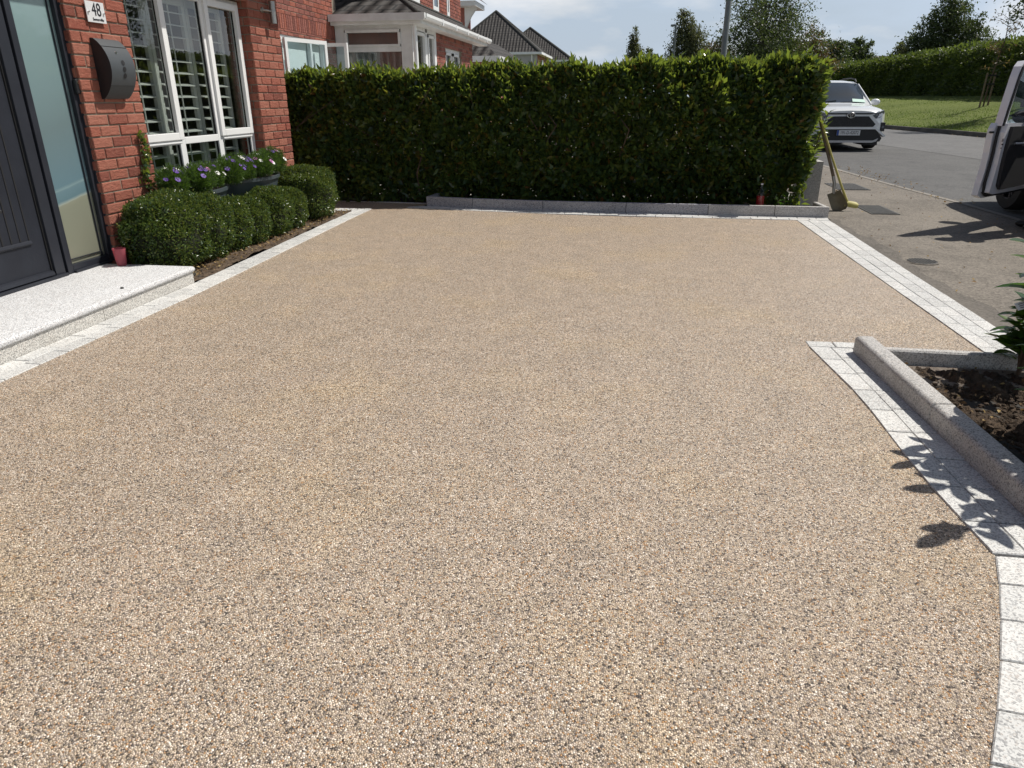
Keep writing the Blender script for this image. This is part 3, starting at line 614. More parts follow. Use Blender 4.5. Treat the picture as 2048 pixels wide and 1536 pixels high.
for y0, y1, z0, z1 in ((5.39, 5.86, .965, 2.0), (5.95, 6.478, .93, 2.02), (6.585, 7.075, .965, 2.0), (5.38, 5.868, .40, .873), (5.945, 6.482, .40, .873), (6.556, 7.085, .40, .873)):
    for a, c, e, f_ in ((y0, y0 + .006, z0, z1), (y1 - .006, y1, z0, z1), (y0, y1, z0, z0 + .006)): s.box(XF - .03, XF - .012, a, c, e, f_)
s.build('gasket', M['rubber'], wf)
s = MB(); s.box(-3.83, XW + .03, 5.31, 7.15, .30, .335, 0, .006); s.build('sill', M['upvc'], wf)
# plantation shutters
for y0, y1 in ((5.36, 5.90), (5.90, 6.47), (6.47, 7.06)):
    s = MB(); x = -3.93
    s.box(x - .015, x + .015, y0 + .005, y0 + .05, .36, 2.06); s.box(x - .015, x + .015, y1 - .05, y1 - .005, .36, 2.06)
    s.box(x - .015, x + .015, y0 + .05, y1 - .05, .36, .44); s.box(x - .015, x + .015, y0 + .05, y1 - .05, 1.98, 2.06)
    z = .50
    while z < 1.96:
        d = Vector((math.cos(R(12)), 0, -math.sin(R(12)))) * .040
        s.add([(x - d.x, y0 + .05, z - d.z), (x + d.x, y0 + .05, z + d.z), (x + d.x, y1 - .05, z + d.z), (x - d.x, y1 - .05, z - d.z), (x - d.x, y0 + .05, z - d.z - .008), (x + d.x, y0 + .05, z + d.z - .008), (x + d.x, y1 - .05, z + d.z - .008), (x - d.x, y1 - .05, z - d.z - .008)], [(0, 1, 2, 3), (7, 6, 5, 4), (1, 5, 6, 2), (0, 3, 7, 4), (0, 4, 5, 1), (3, 2, 6, 7)])
        z += .095
    s.tube([(x + .035, (y0 + y1) / 2, .44), (x + .035, (y0 + y1) / 2, 1.98)], .006, 6)
    s.build('shutter', M['shutter'], house)
# --- door set
XD = -3.715
dr = MB()
for y0, y1 in ((4.645, 4.678), (4.605, 4.645)): pass
dr.box(XD - .07, XD, 4.645, 4.735, .13, 2.3, 0, .004); dr.box(XD - .07, XD + .012, 4.680, 4.700, .13, 2.3, 0, .003)
dr.box(XD - .07, XD, 4.233, 4.283, .13, 2.3, 0, .004); dr.box(XD - .07, XD - .004, 4.130, 4.214, .13, 2.3, 0, .004)
dr.box(XD - .07, XD, 4.283, 4.645, .13, .185, 0, .004); dr.box(XD - .06, XD + .02, 4.283, 4.645, .13, .146, 0, .003)
dr.box(XD - .07, XD, 4.283, 4.645, 2.2, 2.3, 0, .004); dr.box(XD - .07, XD + .016, -2, 4.214, .127, .150, 0, .003)
dr.box(XD - .07, XD - .004, 3.1, 4.13, 2.2, 2.3, 0, .004); dr.box(XD - .07, XD - .004, 3.10, 3.16, .15, 2.2, 0, .004)
fr = dr.build('door_frame', M['anthracite'], house)
MB().box(XD - .09, XD - .03, 4.214, 4.233, .13, 2.3).build('gasket', M['rubber'], fr); MB().box(XD - .09, XD - .02, 4.118, 4.130, .15, 2.2).build('gasket', M['rubber'], fr)
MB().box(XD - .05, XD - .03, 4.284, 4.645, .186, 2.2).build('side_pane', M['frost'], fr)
for q in ((4.284, 4.292, .186, 2.2), (4.607, 4.612, .186, 2.2), (4.292, 4.607, .215, .219)): MB().box(XD - .045, XD - .018, *q).build('glazing_bead', M['anthracite'], fr)
d = MB()
xs = XD - .028
d.box(xs - .04, xs, 3.16, 4.117, .17, 2.195, 0, .003)
lo = d.build('front_door', M['door'], house, bevel=0)
gr = MB()
ys = [3.797, 3.8655, 3.934, 4.003]
for y in [3.797 - .0685 * k for k in range(1, 7)][::-1] + ys:   # thin raised black strips paint in the shade of recessed grooves
    MB().box(xs + .0005, xs + .0035, y - .0045, y + .0045, .405, 1.95).build('groove_shade_strip', M['rubber'], lo)
mo = MB(); mo.prism([(xs, .372), (xs + .010, .376), (xs + .014, .385), (xs + .010, .396), (xs, .402)], 'y', 3.25, 4.012)
mo.prism([(xs, .150), (xs + .03, .158), (xs + .022, .180), (xs, .186)], 'y', 3.17, 4.116); mo.build('moulding', M['door'], lo, smooth=30)
hd = MB(); hd.tube([(xs, 3.70, .62), (xs + .05, 3.70, .62), (xs + .055, 3.71, .62), (xs + .055, 3.79, .615)], .012, 10); hd.box(xs, xs + .01, 3.675, 3.715, .50, .75, 0, .003); hd.build('door_handle', M['black_metal'], lo, smooth=40)
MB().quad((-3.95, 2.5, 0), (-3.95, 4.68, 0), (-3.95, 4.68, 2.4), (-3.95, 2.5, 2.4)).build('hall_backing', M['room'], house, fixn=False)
# doorbell
db = MB(); db.box(XW - .04, XW - .012, 4.655, 4.690, 1.268, 1.362, 0, .008); o = db.build('doorbell', M['black_metal'], None); tag(o, 'small black video doorbell on the dark door frame beside brickwork', 'doorbell')
b = MB().lathe([(0, .0), (.009, 0), (.009, .003), (0, .003)], (XW - .013, 4.672, 1.34), 14, axis='x'); b.build('lens', M['chrome'], o)
# ------------------------------------------------------------------ STEP
st = empty('granite_step', (-3.3, 3, 0), 'white speckled granite doorstep with bullnose edge under the front door', 'step')
b = MB(); nose = [(XW - .04, .09), (-3.024, .09), (-3.013, .096), (-3.008, .110), (-3.013, .124), (-3.024, .130), (XW - .04, .130)]
P = nose; n = len(P); ye = [-1.3, 4.575, 4.592, 4.598]; ins = [0, 0, .004, .014]
vs = []
for y, i_ in zip(ye, ins):
    for (x, z) in P: vs.append((x - (i_ if x > -3.5 else 0), y, z + (i_ * .9 if z < .105 else -i_ * .9) if i_ else z))
fs = [(k * n + i, k * n + (i + 1) % n, (k + 1) * n + (i + 1) % n, (k + 1) * n + i) for k in range(3) for i in range(n)] + [tuple(range(n))[::-1], tuple(3 * n + i for i in range(n))]
b.add(vs, fs); b.build('tread', M['step'], st, smooth=40)
for y0, y1 in ((-1.3, .9), (.903, 2.3), (2.303, 3.635), (3.638, 4.575)):
    MB().box(-3.30, -3.024, y0, y1, -.02, .0895, 0, .0015).build('riser', M['riser'], st)
MB().box(XW, -3.31, -1.3, 4.56, -.02, .085).build('core', M['riser'], st)
# pebble on the step and specks
def pebble(loc, s, mt, nm, lab, cat):
    bm = bmesh.new(); bmesh.ops.create_icosphere(bm, subdivisions=2, radius=s)
    for v in bm.verts: v.co = Vector((v.co.x * 1.4 + random.uniform(-.1, .1) * s, v.co.y, v.co.z * .7)) + Vector(loc)
    b = MB(); b.bm(bm); tag(b.build(nm, mt, smooth=True), lab, cat)
pebble((-3.10, 3.93, .135), .009, M['iron'], 'pebble', 'tiny dark pebble lying alone on the white step', 'pebble')
# ------------------------------------------------------------------ CUP
cu = MB().lathe([(.0, .004), (.027, .004), (.029, 0), (.031, .002), (.044, .118), (.045, .122), (.043, .122), (.0295, .010), (0, .010)], (-3.545, 4.545, .130), 28)
tag(cu.build('plastic_cup', M['cup'], smooth=40), 'translucent pink plastic tumbler at the corner of the white step', 'cup')
# ------------------------------------------------------------------ MAILBOX
mbx = empty('mailbox', (XW, 4.99, 1.24), 'dark grey bow-fronted letterbox hung on the red brick pier', 'mailbox')
prof = []
for k in range(19):
    t = k / 18; z = 1.622 - .385 * t; x = XW + .004 + .118 * math.sin(math.pi * min(1, (t * .96 + .02))) ** .62 * (1 - .10 * (t - .5))
    prof.append((x, z))
b = MB(); poly = [(XW + .002, 1.625)] + prof + [(XW + .002, 1.236)]
b.prism(poly, 'y', 4.858, 5.118, 0, 1); b.build('box_body', [M['mailbox'], M['black_metal']], mbx, smooth=25)  # black end faces paint the shade on the sides of the grey box
b = MB()
for zz, w_ in ((1.572, .005), (1.322, .0035)):
    x = float(np.interp(-zz, [-p[1] for p in prof], [p[0] for p in prof])); MB().box(x - .006, x + .0022, 4.857, 5.119, zz - w_ / 2, zz + w_ / 2).build('lid_seam', M['rubber'], mbx)
b = MB()
for zz in (1.460, 1.418, 1.376):
    x = np.interp(-zz, [-p[1] for p in prof], [p[0] for p in prof]); zc_ = zz + .012; xa = float(np.interp(-zc_ - .01, [-p[1] for p in prof], [p[0] for p in prof])); xb = float(np.interp(-zc_ + .01, [-p[1] for p in prof], [p[0] for p in prof])); xm = float(np.interp(-zc_, [-p[1] for p in prof], [p[0] for p in prof]))
    tz = Vector((xa - xb, 0, .02)).normalized(); nn_ = Vector((tz.z, 0, -tz.x)); cc = Vector((xm, 4.995, zc_)) + nn_ * .0028
    b.add([cc + (tz * math.sin(t) + Vector((0, 1, 0)) * math.cos(t)) * .017 for t in np.linspace(0, 2 * math.pi, 20, endpoint=False)], [tuple(range(20))]); b.build('viewing_hole', M['rubber'], mbx); b = MB()
x = np.interp(-1.535, [-p[1] for p in prof], [p[0] for p in prof]); MB().lathe([(0, .006), (.009, .006), (.010, 0)], (x, 4.965, 1.535), 16, axis='x').build('lock', M['chrome'], mbx)
# ------------------------------------------------------------------ HOUSE NUMBER
def text_mesh(s, size, mt, name, parent, mat4, ext=.0008):
    cu = bpy.data.curves.new(name, 'FONT'); cu.body = s; cu.size = size; cu.extrude = ext; cu.align_x = 'CENTER'; cu.align_y = 'CENTER'
    o = bpy.data.objects.new('tmp', cu); C.objects.link(o); dg = bpy.context.evaluated_depsgraph_get(); me = bpy.data.meshes.new_from_object(o.evaluated_get(dg)); C.objects.unlink(o); bpy.data.objects.remove(o)
    me.name = name; me.materials.clear(); me.materials.append(mt); me.transform(mat4); r = bpy.data.objects.new(name, me); C.objects.link(r)
    if parent: r.parent = parent; r.matrix_parent_inverse = Matrix.Translation(parent.location).inverted()
    return r
def facing_x(x, y, z): return Matrix(((0, 0, 1, x), (1, 0, 0, y), (0, 1, 0, z), (0, 0, 0, 1)))   # text reads along +Y, faces +X
num = empty('house_number_sign', (XW, 4.953, 1.786), 'square white plate reading 48 on the brick pier above the letterbox', 'sign')
MB().box(XW + .012, XW + .018, 4.862, 5.046, 1.722, 1.852, 0, .0015).build('plate', M['plate_white'], num)
text_mesh('48', .115, M['ink'], 'number', num, facing_x(XW + .0195, 4.962, 1.800) @ Matrix.Diagonal((.82, 1, 1, 1)))
text_mesh('Somerville', .026, M['ink'], 'street_name', num, facing_x(XW + .0195, 4.965, 1.742))
b = MB()
for y in (4.878, 5.030): MB().lathe([(0, .010), (.006, .010), (.007, 0), (.004, 0), (.004, -.018)], (XW + .018, y, 1.785), 14, axis='x').build('fixing_screw', M['chrome'], num, smooth=40)
# ------------------------------------------------------------------ WALL LIGHT
wl = empty('wall_light', (XW, 7.5, 2.03), 'brushed steel tube spotlight fixed to the right-hand brick pier', 'light')
MB().lathe([(0, .10), (.030, .10), (.030, -.10), (.024, -.10), (.024, -.08), (0, -.08)], (XW + .062, 7.545, 2.035), 20).build('lamp_tube', M['steel'], wl, smooth=40)
MB().lathe([(0, .014), (.024, .014), (.028, 0)], (XW, 7.44, 2.05), 18, axis='x').tube([(XW + .01, 7.44, 2.05), (XW + .05, 7.47, 2.045), (XW + .062, 7.53, 2.04)], .010, 8).build('bracket', M['steel'], wl, smooth=40)

# ------------------------------------------------------------------ IVY on pier
def ivy():
    n = 330; r = np.random.default_rng(21); z = r.uniform(.36, 1.0, n); y = 5.17 + .03 * np.sin(z * 16) + r.normal(size=n) * (.012 + .028 * (1 - (z - .36) / .64))
    P = np.stack([np.full(n, XW + .012) + r.uniform(0, .02, n), y, z], 1); D = r.normal(size=(n, 3)); D[:, 0] = np.abs(D[:, 0]) * .6; D[:, 2] -= .5
    V, F = leafcloud(P, D, r.uniform(.02, .042, n), r.uniform(.018, .034, n), .15)
    e = empty('ivy', (XW, 5.17, .3), 'thin trail of ivy climbing the brick edge by the window', 'climbing plant')
    pmesh('foliage', V, F, M['laurel'], e)
    MB().tube([(XW + .006, 5.19, .02), (XW + .008, 5.16, .35), (XW + .008, 5.19, .6), (XW + .008, 5.15, .8), (XW + .006, 5.17, 1.0)], [.006, .005, .004, .003, .002], 6).build('stem', M['stem'], e)
ivy()
# ------------------------------------------------------------------ CLIPPED BOX SHRUBS
def shrub(cy, ry, cx, rx, ztop, label, seed, lean=.0):
    r = np.random.default_rng(seed); zc = ztop * .50; rz = ztop * .50
    e = empty('box_shrub', (cx, cy, 0), label, 'shrub', 'clipped box shrubs in front of the house window')
    A = 4 * 3.14 * ((rx * ry) ** 1.6 / 3 + (rx * rz) ** 1.6 / 3 + (ry * rz) ** 1.6 / 3) ** (1 / 1.6); n = int(min(30000, A * 16500))
    u = unit(n); u[:, 2] = np.abs(u[:, 2]) * np.where(r.random(n) < .30, -1, 1)
    # superellipsoid-ish clipped dome with lumps
    p = np.sign(u) * np.abs(u) ** .82; p /= np.maximum(1e-6, (np.abs(p) ** 2.6).sum(1, keepdims=True) ** (1 / 2.6))
    ph = r.uniform(0, 6.28, 6)
    lump = 1 + .045 * np.sin(u[:, 0] * 7 + ph[0]) * np.sin(u[:, 1] * 8 + ph[1]) + .04 * np.sin(u[:, 2] * 9 + ph[2] + u[:, 1] * 5) + .03 * np.sin(u[:, 0] * 21 + ph[3]) * np.sin(u[:, 1] * 23 + ph[4]) * np.sin(u[:, 2] * 19 + ph[5])
    dpt = 1 - np.abs(r.normal(size=n)) * .045 + (r.random(n) < .05) * r.uniform(0, .09, n)
    q = p * (lump * dpt)[:, None] * np.array([rx, ry, rz]); P = q + np.array([cx, cy, zc])
    ok = (P[:, 0] > XW + .01) & (P[:, 2] > .015); P = P[ok]; nn = u[ok]
    D = nn * .8 + r.normal(size=P.shape) * .8 + np.array([0, 0, .35])
    V, F = leafcloud(P, D, r.uniform(.015, .029, len(P)), r.uniform(.009, .015, len(P)), .22)
    pmesh('foliage', V, F, M['box'], e)
    bm = bmesh.new(); bmesh.ops.create_icosphere(bm, subdivisions=4, radius=1)
    for v in bm.verts: v.co = Vector((v.co.x * rx * .89, v.co.y * ry * .89, v.co.z * rz * .89)) + Vector((cx, cy, zc))
    for v in bm.verts: v.co.x = max(v.co.x, XW + .012); v.co.z = max(v.co.z, .02)
    b = MB(); b.bm(bm); b.build('shrub_core', M['box_core'], e, smooth=80)
    MB().tube([(cx, cy, -.02), (cx, cy, zc)], .014, 6).build('stem', M['stem'], e)
shrub(4.98, .37, -3.43, .24, .575, 'largest clipped box shrub nearest the doorstep, dark green', 31)
shrub(5.36, .25, -3.41, .23, .54, 'dense box shrub second from the doorstep, merging into the largest', 32)
shrub(5.71, .21, -3.40, .21, .45, 'clipped box shrub in front of the left flower trough', 33)
shrub(6.05, .205, -3.39, .20, .42, 'small clipped box shrub below the joint between the flower troughs', 34)
shrub(6.46, .235, -3.38, .21, .455, 'round box shrub standing taller in front of the right flower trough', 35)
shrub(6.86, .185, -3.38, .19, .41, 'narrow box shrub squeezed in just before the last round ball', 36)
shrub(7.50, .36, -3.46, .31, .56, 'big round box ball at the corner of the brick pier nearest the hedge', 37)

# ------------------------------------------------------------------ FLOWER TROUGHS
def trough(y0, y1, label, z0=.30, z1=.53):
    e = empty('flower_trough', (XW + .1, (y0 + y1) / 2, z0), label, 'planter', 'slate grey flower troughs under the window')
    n = 22; rim = []; 
    for k in range(n + 1):
        t = k / n; y = y0 + (y1 - y0) * t; bow = math.sin(math.pi * t) ** .55; rim.append((XW + .03 + .25 * bow, y))
    b = MB(); N_ = len(rim); ym = (y0 + y1) / 2
    rings = [(.80, z0), (.97, z1 - .03), (1.03, z1 - .028), (1.04, z1), (1.0, z1 + .002), (.94, z1 - .004), (.93, z1 - .05)]
    vs = []
    for s_, z in rings:
        for (x, y) in rim: vs.append((XW + .02 + (x - XW - .02) * s_, ym + (y - ym) * (s_ if s_ < 1 else 1 + (s_ - 1) * .4), z))
        vs.append((XW + .012, ym + (y1 - ym) * s_, z)); vs.append((XW + .012, ym + (y0 - ym) * s_, z))
    m_ = N_ + 2
    fs = [(k * m_ + i, k * m_ + (i + 1) % m_, (k + 1) * m_ + (i + 1) % m_, (k + 1) * m_ + i) for k in range(len(rings) - 1) for i in range(m_)]
    fs.append(tuple(range(m_))[::-1]); b.add(vs, fs); b.build('pot', M['trough'], e, smooth=45)
    vs = [(XW + .02 + (x - XW - .02) * .92, ym + (y - ym) * .93, z1 - .03) for x, y in rim]; MB().add(vs, [tuple(range(len(vs)))]).build('compost', M['soil'], e)
    for q in (y0 + .15, y1 - .20): MB().box(XW + .03, XW + .16, q, q + .05, -.02, z0).build('stand', M['black_metal'], e)
trough(5.12, 6.17, 'slate grey bow-fronted plastic trough nearer the doorstep under the window')
trough(6.19, 7.14, 'slate grey bow-fronted plastic trough nearer the brick pier, beside the other', .31, .54)
def flower_mesh(mt):
    b = MB(); n = 11
    for k in range(n):
        t = 2 * math.pi * k / n; d = Vector((math.cos(t), math.sin(t), .1)); s = Vector((-math.sin(t), math.cos(t), 0))
        b.add([d * .004, d * .013 + s * .0045, d * .023 + s * .003, d * .025, d * .023 - s * .003, d * .013 - s * .0045], [(0, 1, 2, 3, 4, 5)], 0)
    b.lathe([(0, .004), (.005, .003), (.0065, 0)], (0, 0, 0), 8, 1)
    me = bpy.data.meshes.new('flower'); me.from_pydata(b.v, [], b.f); me.materials.append(mt); me.materials.append(M['flower_eye']); me.polygons.foreach_set('material_index', b.mi); me.update(); return me
FL = {k: flower_mesh(M['petal_' + k]) for k in ('white', 'purple', 'pink')}
def daisy(y, x, rad, ht, cols, label, seed, z0=.50):
    r = np.random.default_rng(seed); e = empty('daisy_plant', (x, y, z0), label, 'flowering plant', 'daisies planted in the window troughs')
    n = int(4600 * (rad / .13) ** 2); u = unit(n); u[:, 2] = u[:, 2] * .8 + .15; rr = r.random(n) ** .4
    lump = 1 + .18 * np.sin(u[:, 0] * 6 + seed) * np.sin(u[:, 1] * 7 + seed * 2)
    P = np.stack([x + u[:, 0] * rad * .85 * rr * lump, y + u[:, 1] * rad * rr * lump, z0 + ht * .5 + u[:, 2] * ht * .66 * rr * lump], 1); P[:, 0] = np.maximum(P[:, 0], XW + .015)
    ok = P[:, 2] > z0 + .035; P = P[ok]; u = u[ok]; n = len(P)
    D = u + np.array([0, 0, .9]) + r.normal(size=(n, 3)) * .6
    V, F = leafcloud(P, D, r.uniform(.018, .036, n), r.uniform(.004, .008, n), .2); pmesh('foliage', V, F, M['daisy_leaf'], e)
    st = MB()
    nf = r.integers(7, 11)
    for k in range(nf):
        v = unit(1)[0]; v[2] = abs(v[2]) * .9 + .25; v[0] = abs(v[0]) * .8 + (.1 if k % 3 else -.3); v /= np.linalg.norm(v)
        p = Vector((x + v[0] * rad * .95, y + v[1] * rad * 1.0, z0 + ht * .52 + v[2] * ht * .56)); p.x = max(p.x, XW + .03)
        c = cols[int(r.integers(len(cols)))]; o = bpy.data.objects.new('flower', FL[c]); C.objects.link(o)
        nrm = Vector((v[0] * .6 + .35, v[1] * .5 - .1, .65 + .3 * v[2])).normalized(); o.rotation_mode = 'QUATERNION'; o.rotation_quaternion = nrm.to_track_quat('Z', 'Y'); o.location = p - Vector(e.location); s_ = r.uniform(.75, 1.0); o.scale = (s_,) * 3; o.parent = e
        MB().tube([p - nrm * .002, p - Vector((v[0] * .03, v[1] * .03, .07))], .0015, 4).build('stem', M['daisy_leaf'], e)
daisy(5.24, -3.50, .135, .22, ['white', 'purple', 'purple'], 'bushy daisy plant with white blooms at the doorstep end of the troughs', 41)
daisy(5.50, -3.44, .150, .22, ['purple', 'purple', 'purple', 'pink'], 'daisy plant with purple and a few pink blooms in the nearer trough', 42)
daisy(5.76, -3.50, .135, .20, ['white', 'purple'], 'daisy plant with white and purple heads in the middle of the nearer trough', 43)
daisy(6.03, -3.46, .150, .24, ['purple'], 'tallest purple daisy plant rising where the two troughs meet', 44)
daisy(6.32, -3.50, .135, .22, ['white', 'purple'], 'daisy plant with mixed white and purple blooms starting the farther trough', 45, .51)
daisy(6.60, -3.46, .145, .22, ['white', 'white', 'pink'], 'daisy plant with white blooms in the middle of the farther trough', 46, .51)
daisy(6.90, -3.50, .150, .24, ['purple', 'pink', 'white'], 'dark leafy daisy plant with purple buds beside the right brick pier', 47, .51)

# ------------------------------------------------------------------ NEAR HEDGE
def hedge():
    e = empty('laurel_hedge', (-1, 9.2, 0), 'tall glossy dark green laurel hedge across the end of the driveway', 'hedge')
    r = np.random.default_rng(51); x0, x1 = -5.6, 1.93
    def top(x): return 1.46 + .020 * (x + 4.0) + .02 * np.sin(x * 3.1) + .025 * np.sin(x * 7.7 + 1) + .015 * np.sin(x * 17)
    def front(x, z): return 8.90 - .038 * (x + 2.4) * (x > -2.4) + .05 * np.sin(x * 2.3 + z * 3) + .035 * np.sin(x * 6.1 - z * 5) - .06 * np.sin(np.clip(z, 0, 1.6) * 2.0) + .11 * np.clip((z - 1.24) / .30, 0, 1) ** 1.5 + .03 * np.sin(x * 13 + z * 9)
    back = 9.75
    Ps = []; Ds = []
    # front face shell
    n = 36000; x = r.uniform(x0, x1 + .04, n); z = r.uniform(0.0, 1, n) ** .85; z = .03 + z * (top(x) - .03); d = np.abs(r.normal(size=n)) * .10
    keep = r.random(n) < np.clip((z + .50) / .6, .8, 1); x, z, d = x[keep], z[keep], d[keep]
    Ps.append(np.stack([x, front(x, z) + d, z], 1)); Ds.append(np.tile([0, -1., .1], (len(x), 1)))
    # top
    n = 19000; x = r.uniform(x0, x1, n); y = r.uniform(8.72, back, n); z = top(x) - np.abs(r.normal(size=n)) * .07 + (r.random(n) < .14) * r.uniform(0, .09, n)
    Ps.append(np.stack([x, np.maximum(y, front(x, z)), z], 1)); Ds.append(np.tile([0, -.35, .9], (len(x), 1)))
    n = 9000; x = r.uniform(x0, x1 - .05, n); z = r.uniform(.02, .55, n); y = r.uniform(8.86, 9.5, n)
    Ps.append(np.stack([x, np.maximum(y, front(x, z)), z], 1)); Ds.append(np.tile([0, -.6, .1], (n, 1)))
    # interior, right end, back
    n = 17000; x = r.uniform(x0, x1, n); y = r.uniform(9.0, back, n); z = r.uniform(.06, 1, n) * top(x)
    keep = r.random(n) < np.clip((z + .20) / .45, .5, 1)
    Ps.append(np.stack([x, y, z], 1)[keep]); Ds.append(np.tile([0, 0, .3], (keep.sum(), 1)))
    n = 6500; z = .35 + r.random(n) * 1.2; y = r.uniform(8.66, back, n); z = np.minimum(z, 1.58); x = x1 + .03 + .05 * np.sin(z * 6) + .03 * np.sin(z * 14 + y * 5) + .03 - np.abs(r.normal(size=n)) * .07
    x -= np.clip(.55 - z, 0, 1) * .3
    Ps.append(np.stack([x, y, z], 1)); Ds.append(np.tile([1.2, -.1, .35], (n, 1)))
    n = 12000; x = r.uniform(x0, x1, n); z = .05 + r.random(n) * (top(x) - .05); keep = r.random(n) < np.clip((z + .40) / .5, .75, 1)
    Ps.append(np.stack([x, back - np.abs(r.normal(size=n)) * .08, z], 1)[keep]); Ds.append(np.tile([0, 1., .1], (keep.sum(), 1)))
    P = np.concatenate(Ps); D = np.concatenate(Ds); n = len(P)
    D = D + r.normal(size=(n, 3)) * .75 + np.array([0, 0, .25]) * (P[:, 2:3] / 1.5)
    V, F = leafcloud(P, D, r.uniform(.065, .125, n), r.uniform(.032, .054, n), .16)
    pmesh('foliage', V, F, M['laurel'], e)
    b = MB()
    for _ in range(260):
        x = r.uniform(x0, x1 - .1); y = r.uniform(8.95, 9.55); h = r.uniform(.9, 1.45); p = [(x, y, -.05)]
        for k in range(1, 5): p.append((x + r.normal() * .05 * k, y + r.normal() * .05 * k, h * k / 4))
        b.tube(p, [.012, .010, .008, .006, .003], 5)
    b.build('branches', M['stem'], e)
hedge()
# laurel shoots spilling round the pillar
def sprig(name, base, hts, n, ls, mt, label, cat, seed, spread=.12, group=None, leafdet=False):
    r = np.random.default_rng(seed); e = empty(name, base, label, cat, group); st = MB(); P = []; D = []
    for h in hts:
        a = r.uniform(0, 6.28); dx, dy = math.cos(a) * spread * r.uniform(.4, 1), math.sin(a) * spread * r.uniform(.4, 1)
        pts = [Vector(base) + Vector((dx * t ** 1.3, dy * t ** 1.3, h * t)) for t in np.linspace(0, 1, 6)]; st.tube(pts, [.007, .0065, .006, .005, .004, .003], 6)
        m_ = n // len(hts)
        for k in range(m_):
            t = .25 + .75 * (k + .5) / m_; p = Vector(base) + Vector((dx * t ** 1.3, dy * t ** 1.3, h * t)); an = k * 2.4 + r.uniform(-.3, .3)
            P.append(p); D.append((math.cos(an), math.sin(an), .35 + .7 * (t > .9) + r.normal() * .15))
    st.build('stem', M['stem'], e); P = np.array([list(p) for p in P]); D = np.array(D)
    if leafdet: V, F = bigleaf(P, D, r.uniform(*ls, len(P)), r)
    else: V, F = leafcloud(P, D, r.uniform(*ls, len(P)), r.uniform(*ls, len(P)) * .38, .2, np.array([0, 0, 1.]))
    pmesh('foliage', V, F, mt, e, smooth=leafdet); return e
def bigleaf(P, D, L, r):
    prof = [(0, .0), (.08, .10), (.22, .155), (.40, .19), (.60, .185), (.78, .14), (.91, .075), (1, .0)]; Vs = []; Fs = []; o = 0
    for p, d, l in zip(P, D, L):
        d = d / np.linalg.norm(d); s = np.cross(d, [0, 0, 1.]); s /= np.linalg.norm(s) + 1e-9; s = s + r.normal(size=3) * .18; s -= d * s.dot(d); s /= np.linalg.norm(s); nn = np.cross(s, d); curl = r.uniform(.05, .30); p = p + d * .012
        for (t, w_) in prof:
            c = p + d * l * t - np.array([0, 0, 1.]) * curl * l * t * t
            Vs += [c + s * w_ * l + nn * w_ * l * .35, c, c - s * w_ * l + nn * w_ * l * .35]
        k = len(prof)
        for i in range(k - 1):
            a = o + i * 3; Fs += [(a, a + 1, a + 4, a + 3), (a + 1, a + 2, a + 5, a + 4)]
        o += 3 * k
    return np.array(Vs), np.array(Fs)
sprig('laurel_shoot', (2.12, 9.15, .45), [.55, .62, .5, .45, .6], 110, (.07, .12), M['laurel'], 'sunlit laurel shoots spilling over the granite pillar behind the shovels', 'shrub', 61, .20)
sprig('young_weed', (1.70, 8.40, .0), [.17, .20, .15], 30, (.05, .08), M['laurel_near'], 'small yellow-green seedling behind the hedge kerb near the pillar', 'plant', 62, .08)
# ------------------------------------------------------------------ RIGHT LAUREL SHRUBS
def laurel(base, hts, n, label, seed, spread=.2, ls=(.10, .15)):
    return sprig('laurel_bush', base, hts, n, ls, M['laurel_near'], label, 'shrub', seed, spread, 'young laurels in the near soil bed', True)
laurel((1.83, 3.38, .02), [.66, .58, .48, .52, .40, .30, .22], 150, 'young glossy laurel with a white label at the far end of the soil bed', 71, .16)
laurel((1.66, 2.72, .02), [.95, .85, .75, .6, .65, .5, .8], 190, 'young laurel in the middle of the soil bed, outside the right edge', 72, .22, (.11, .16))
laurel((1.72, 2.34, .02), [.98, .85, .7, .6, .75], 110, 'young laurel at the near end of the soil bed', 73, .2, (.11, .16))
pl = empty('plant_label', (1.80, 3.36, .39), 'long white printed nursery tag tied to the laurel at the right edge', 'label')
b = MB(); d = Vector((.19, .0, .075)); nv = Vector((-.0045, .014, .0115)) * 1.05; a = Vector((1.735, 3.36, .355))
def strip(b, a, d, nv, t0, t1, off=0):
    th = Vector((.0, -.001, .0006)) * (1 + off); b.add([a + d * t0 - nv + th, a + d * t1 - nv + th, a + d * t1 + nv + th, a + d * t0 + nv + th, a + d * t0 - nv - th, a + d * t1 - nv - th, a + d * t1 + nv - th, a + d * t0 + nv - th], [(0, 1, 2, 3), (7, 6, 5, 4), (0, 4, 5, 1), (2, 6, 7, 3), (1, 5, 6, 2), (3, 7, 4, 0)])
strip(b, a, d, nv, 0, 1); b.build('tag_strip', M['label'], pl)
b = MB(); strip(b, a, d, nv * .55, .42, .52, .8)
for k in range(3): strip(b, a + nv * (-.5 + .5 * k), d, nv * .10, .06, .34, .8); strip(b, a + nv * (-.5 + .5 * k), d, nv * .10, .60, .95, .8)
b.build('print', M['label_ink'], pl)

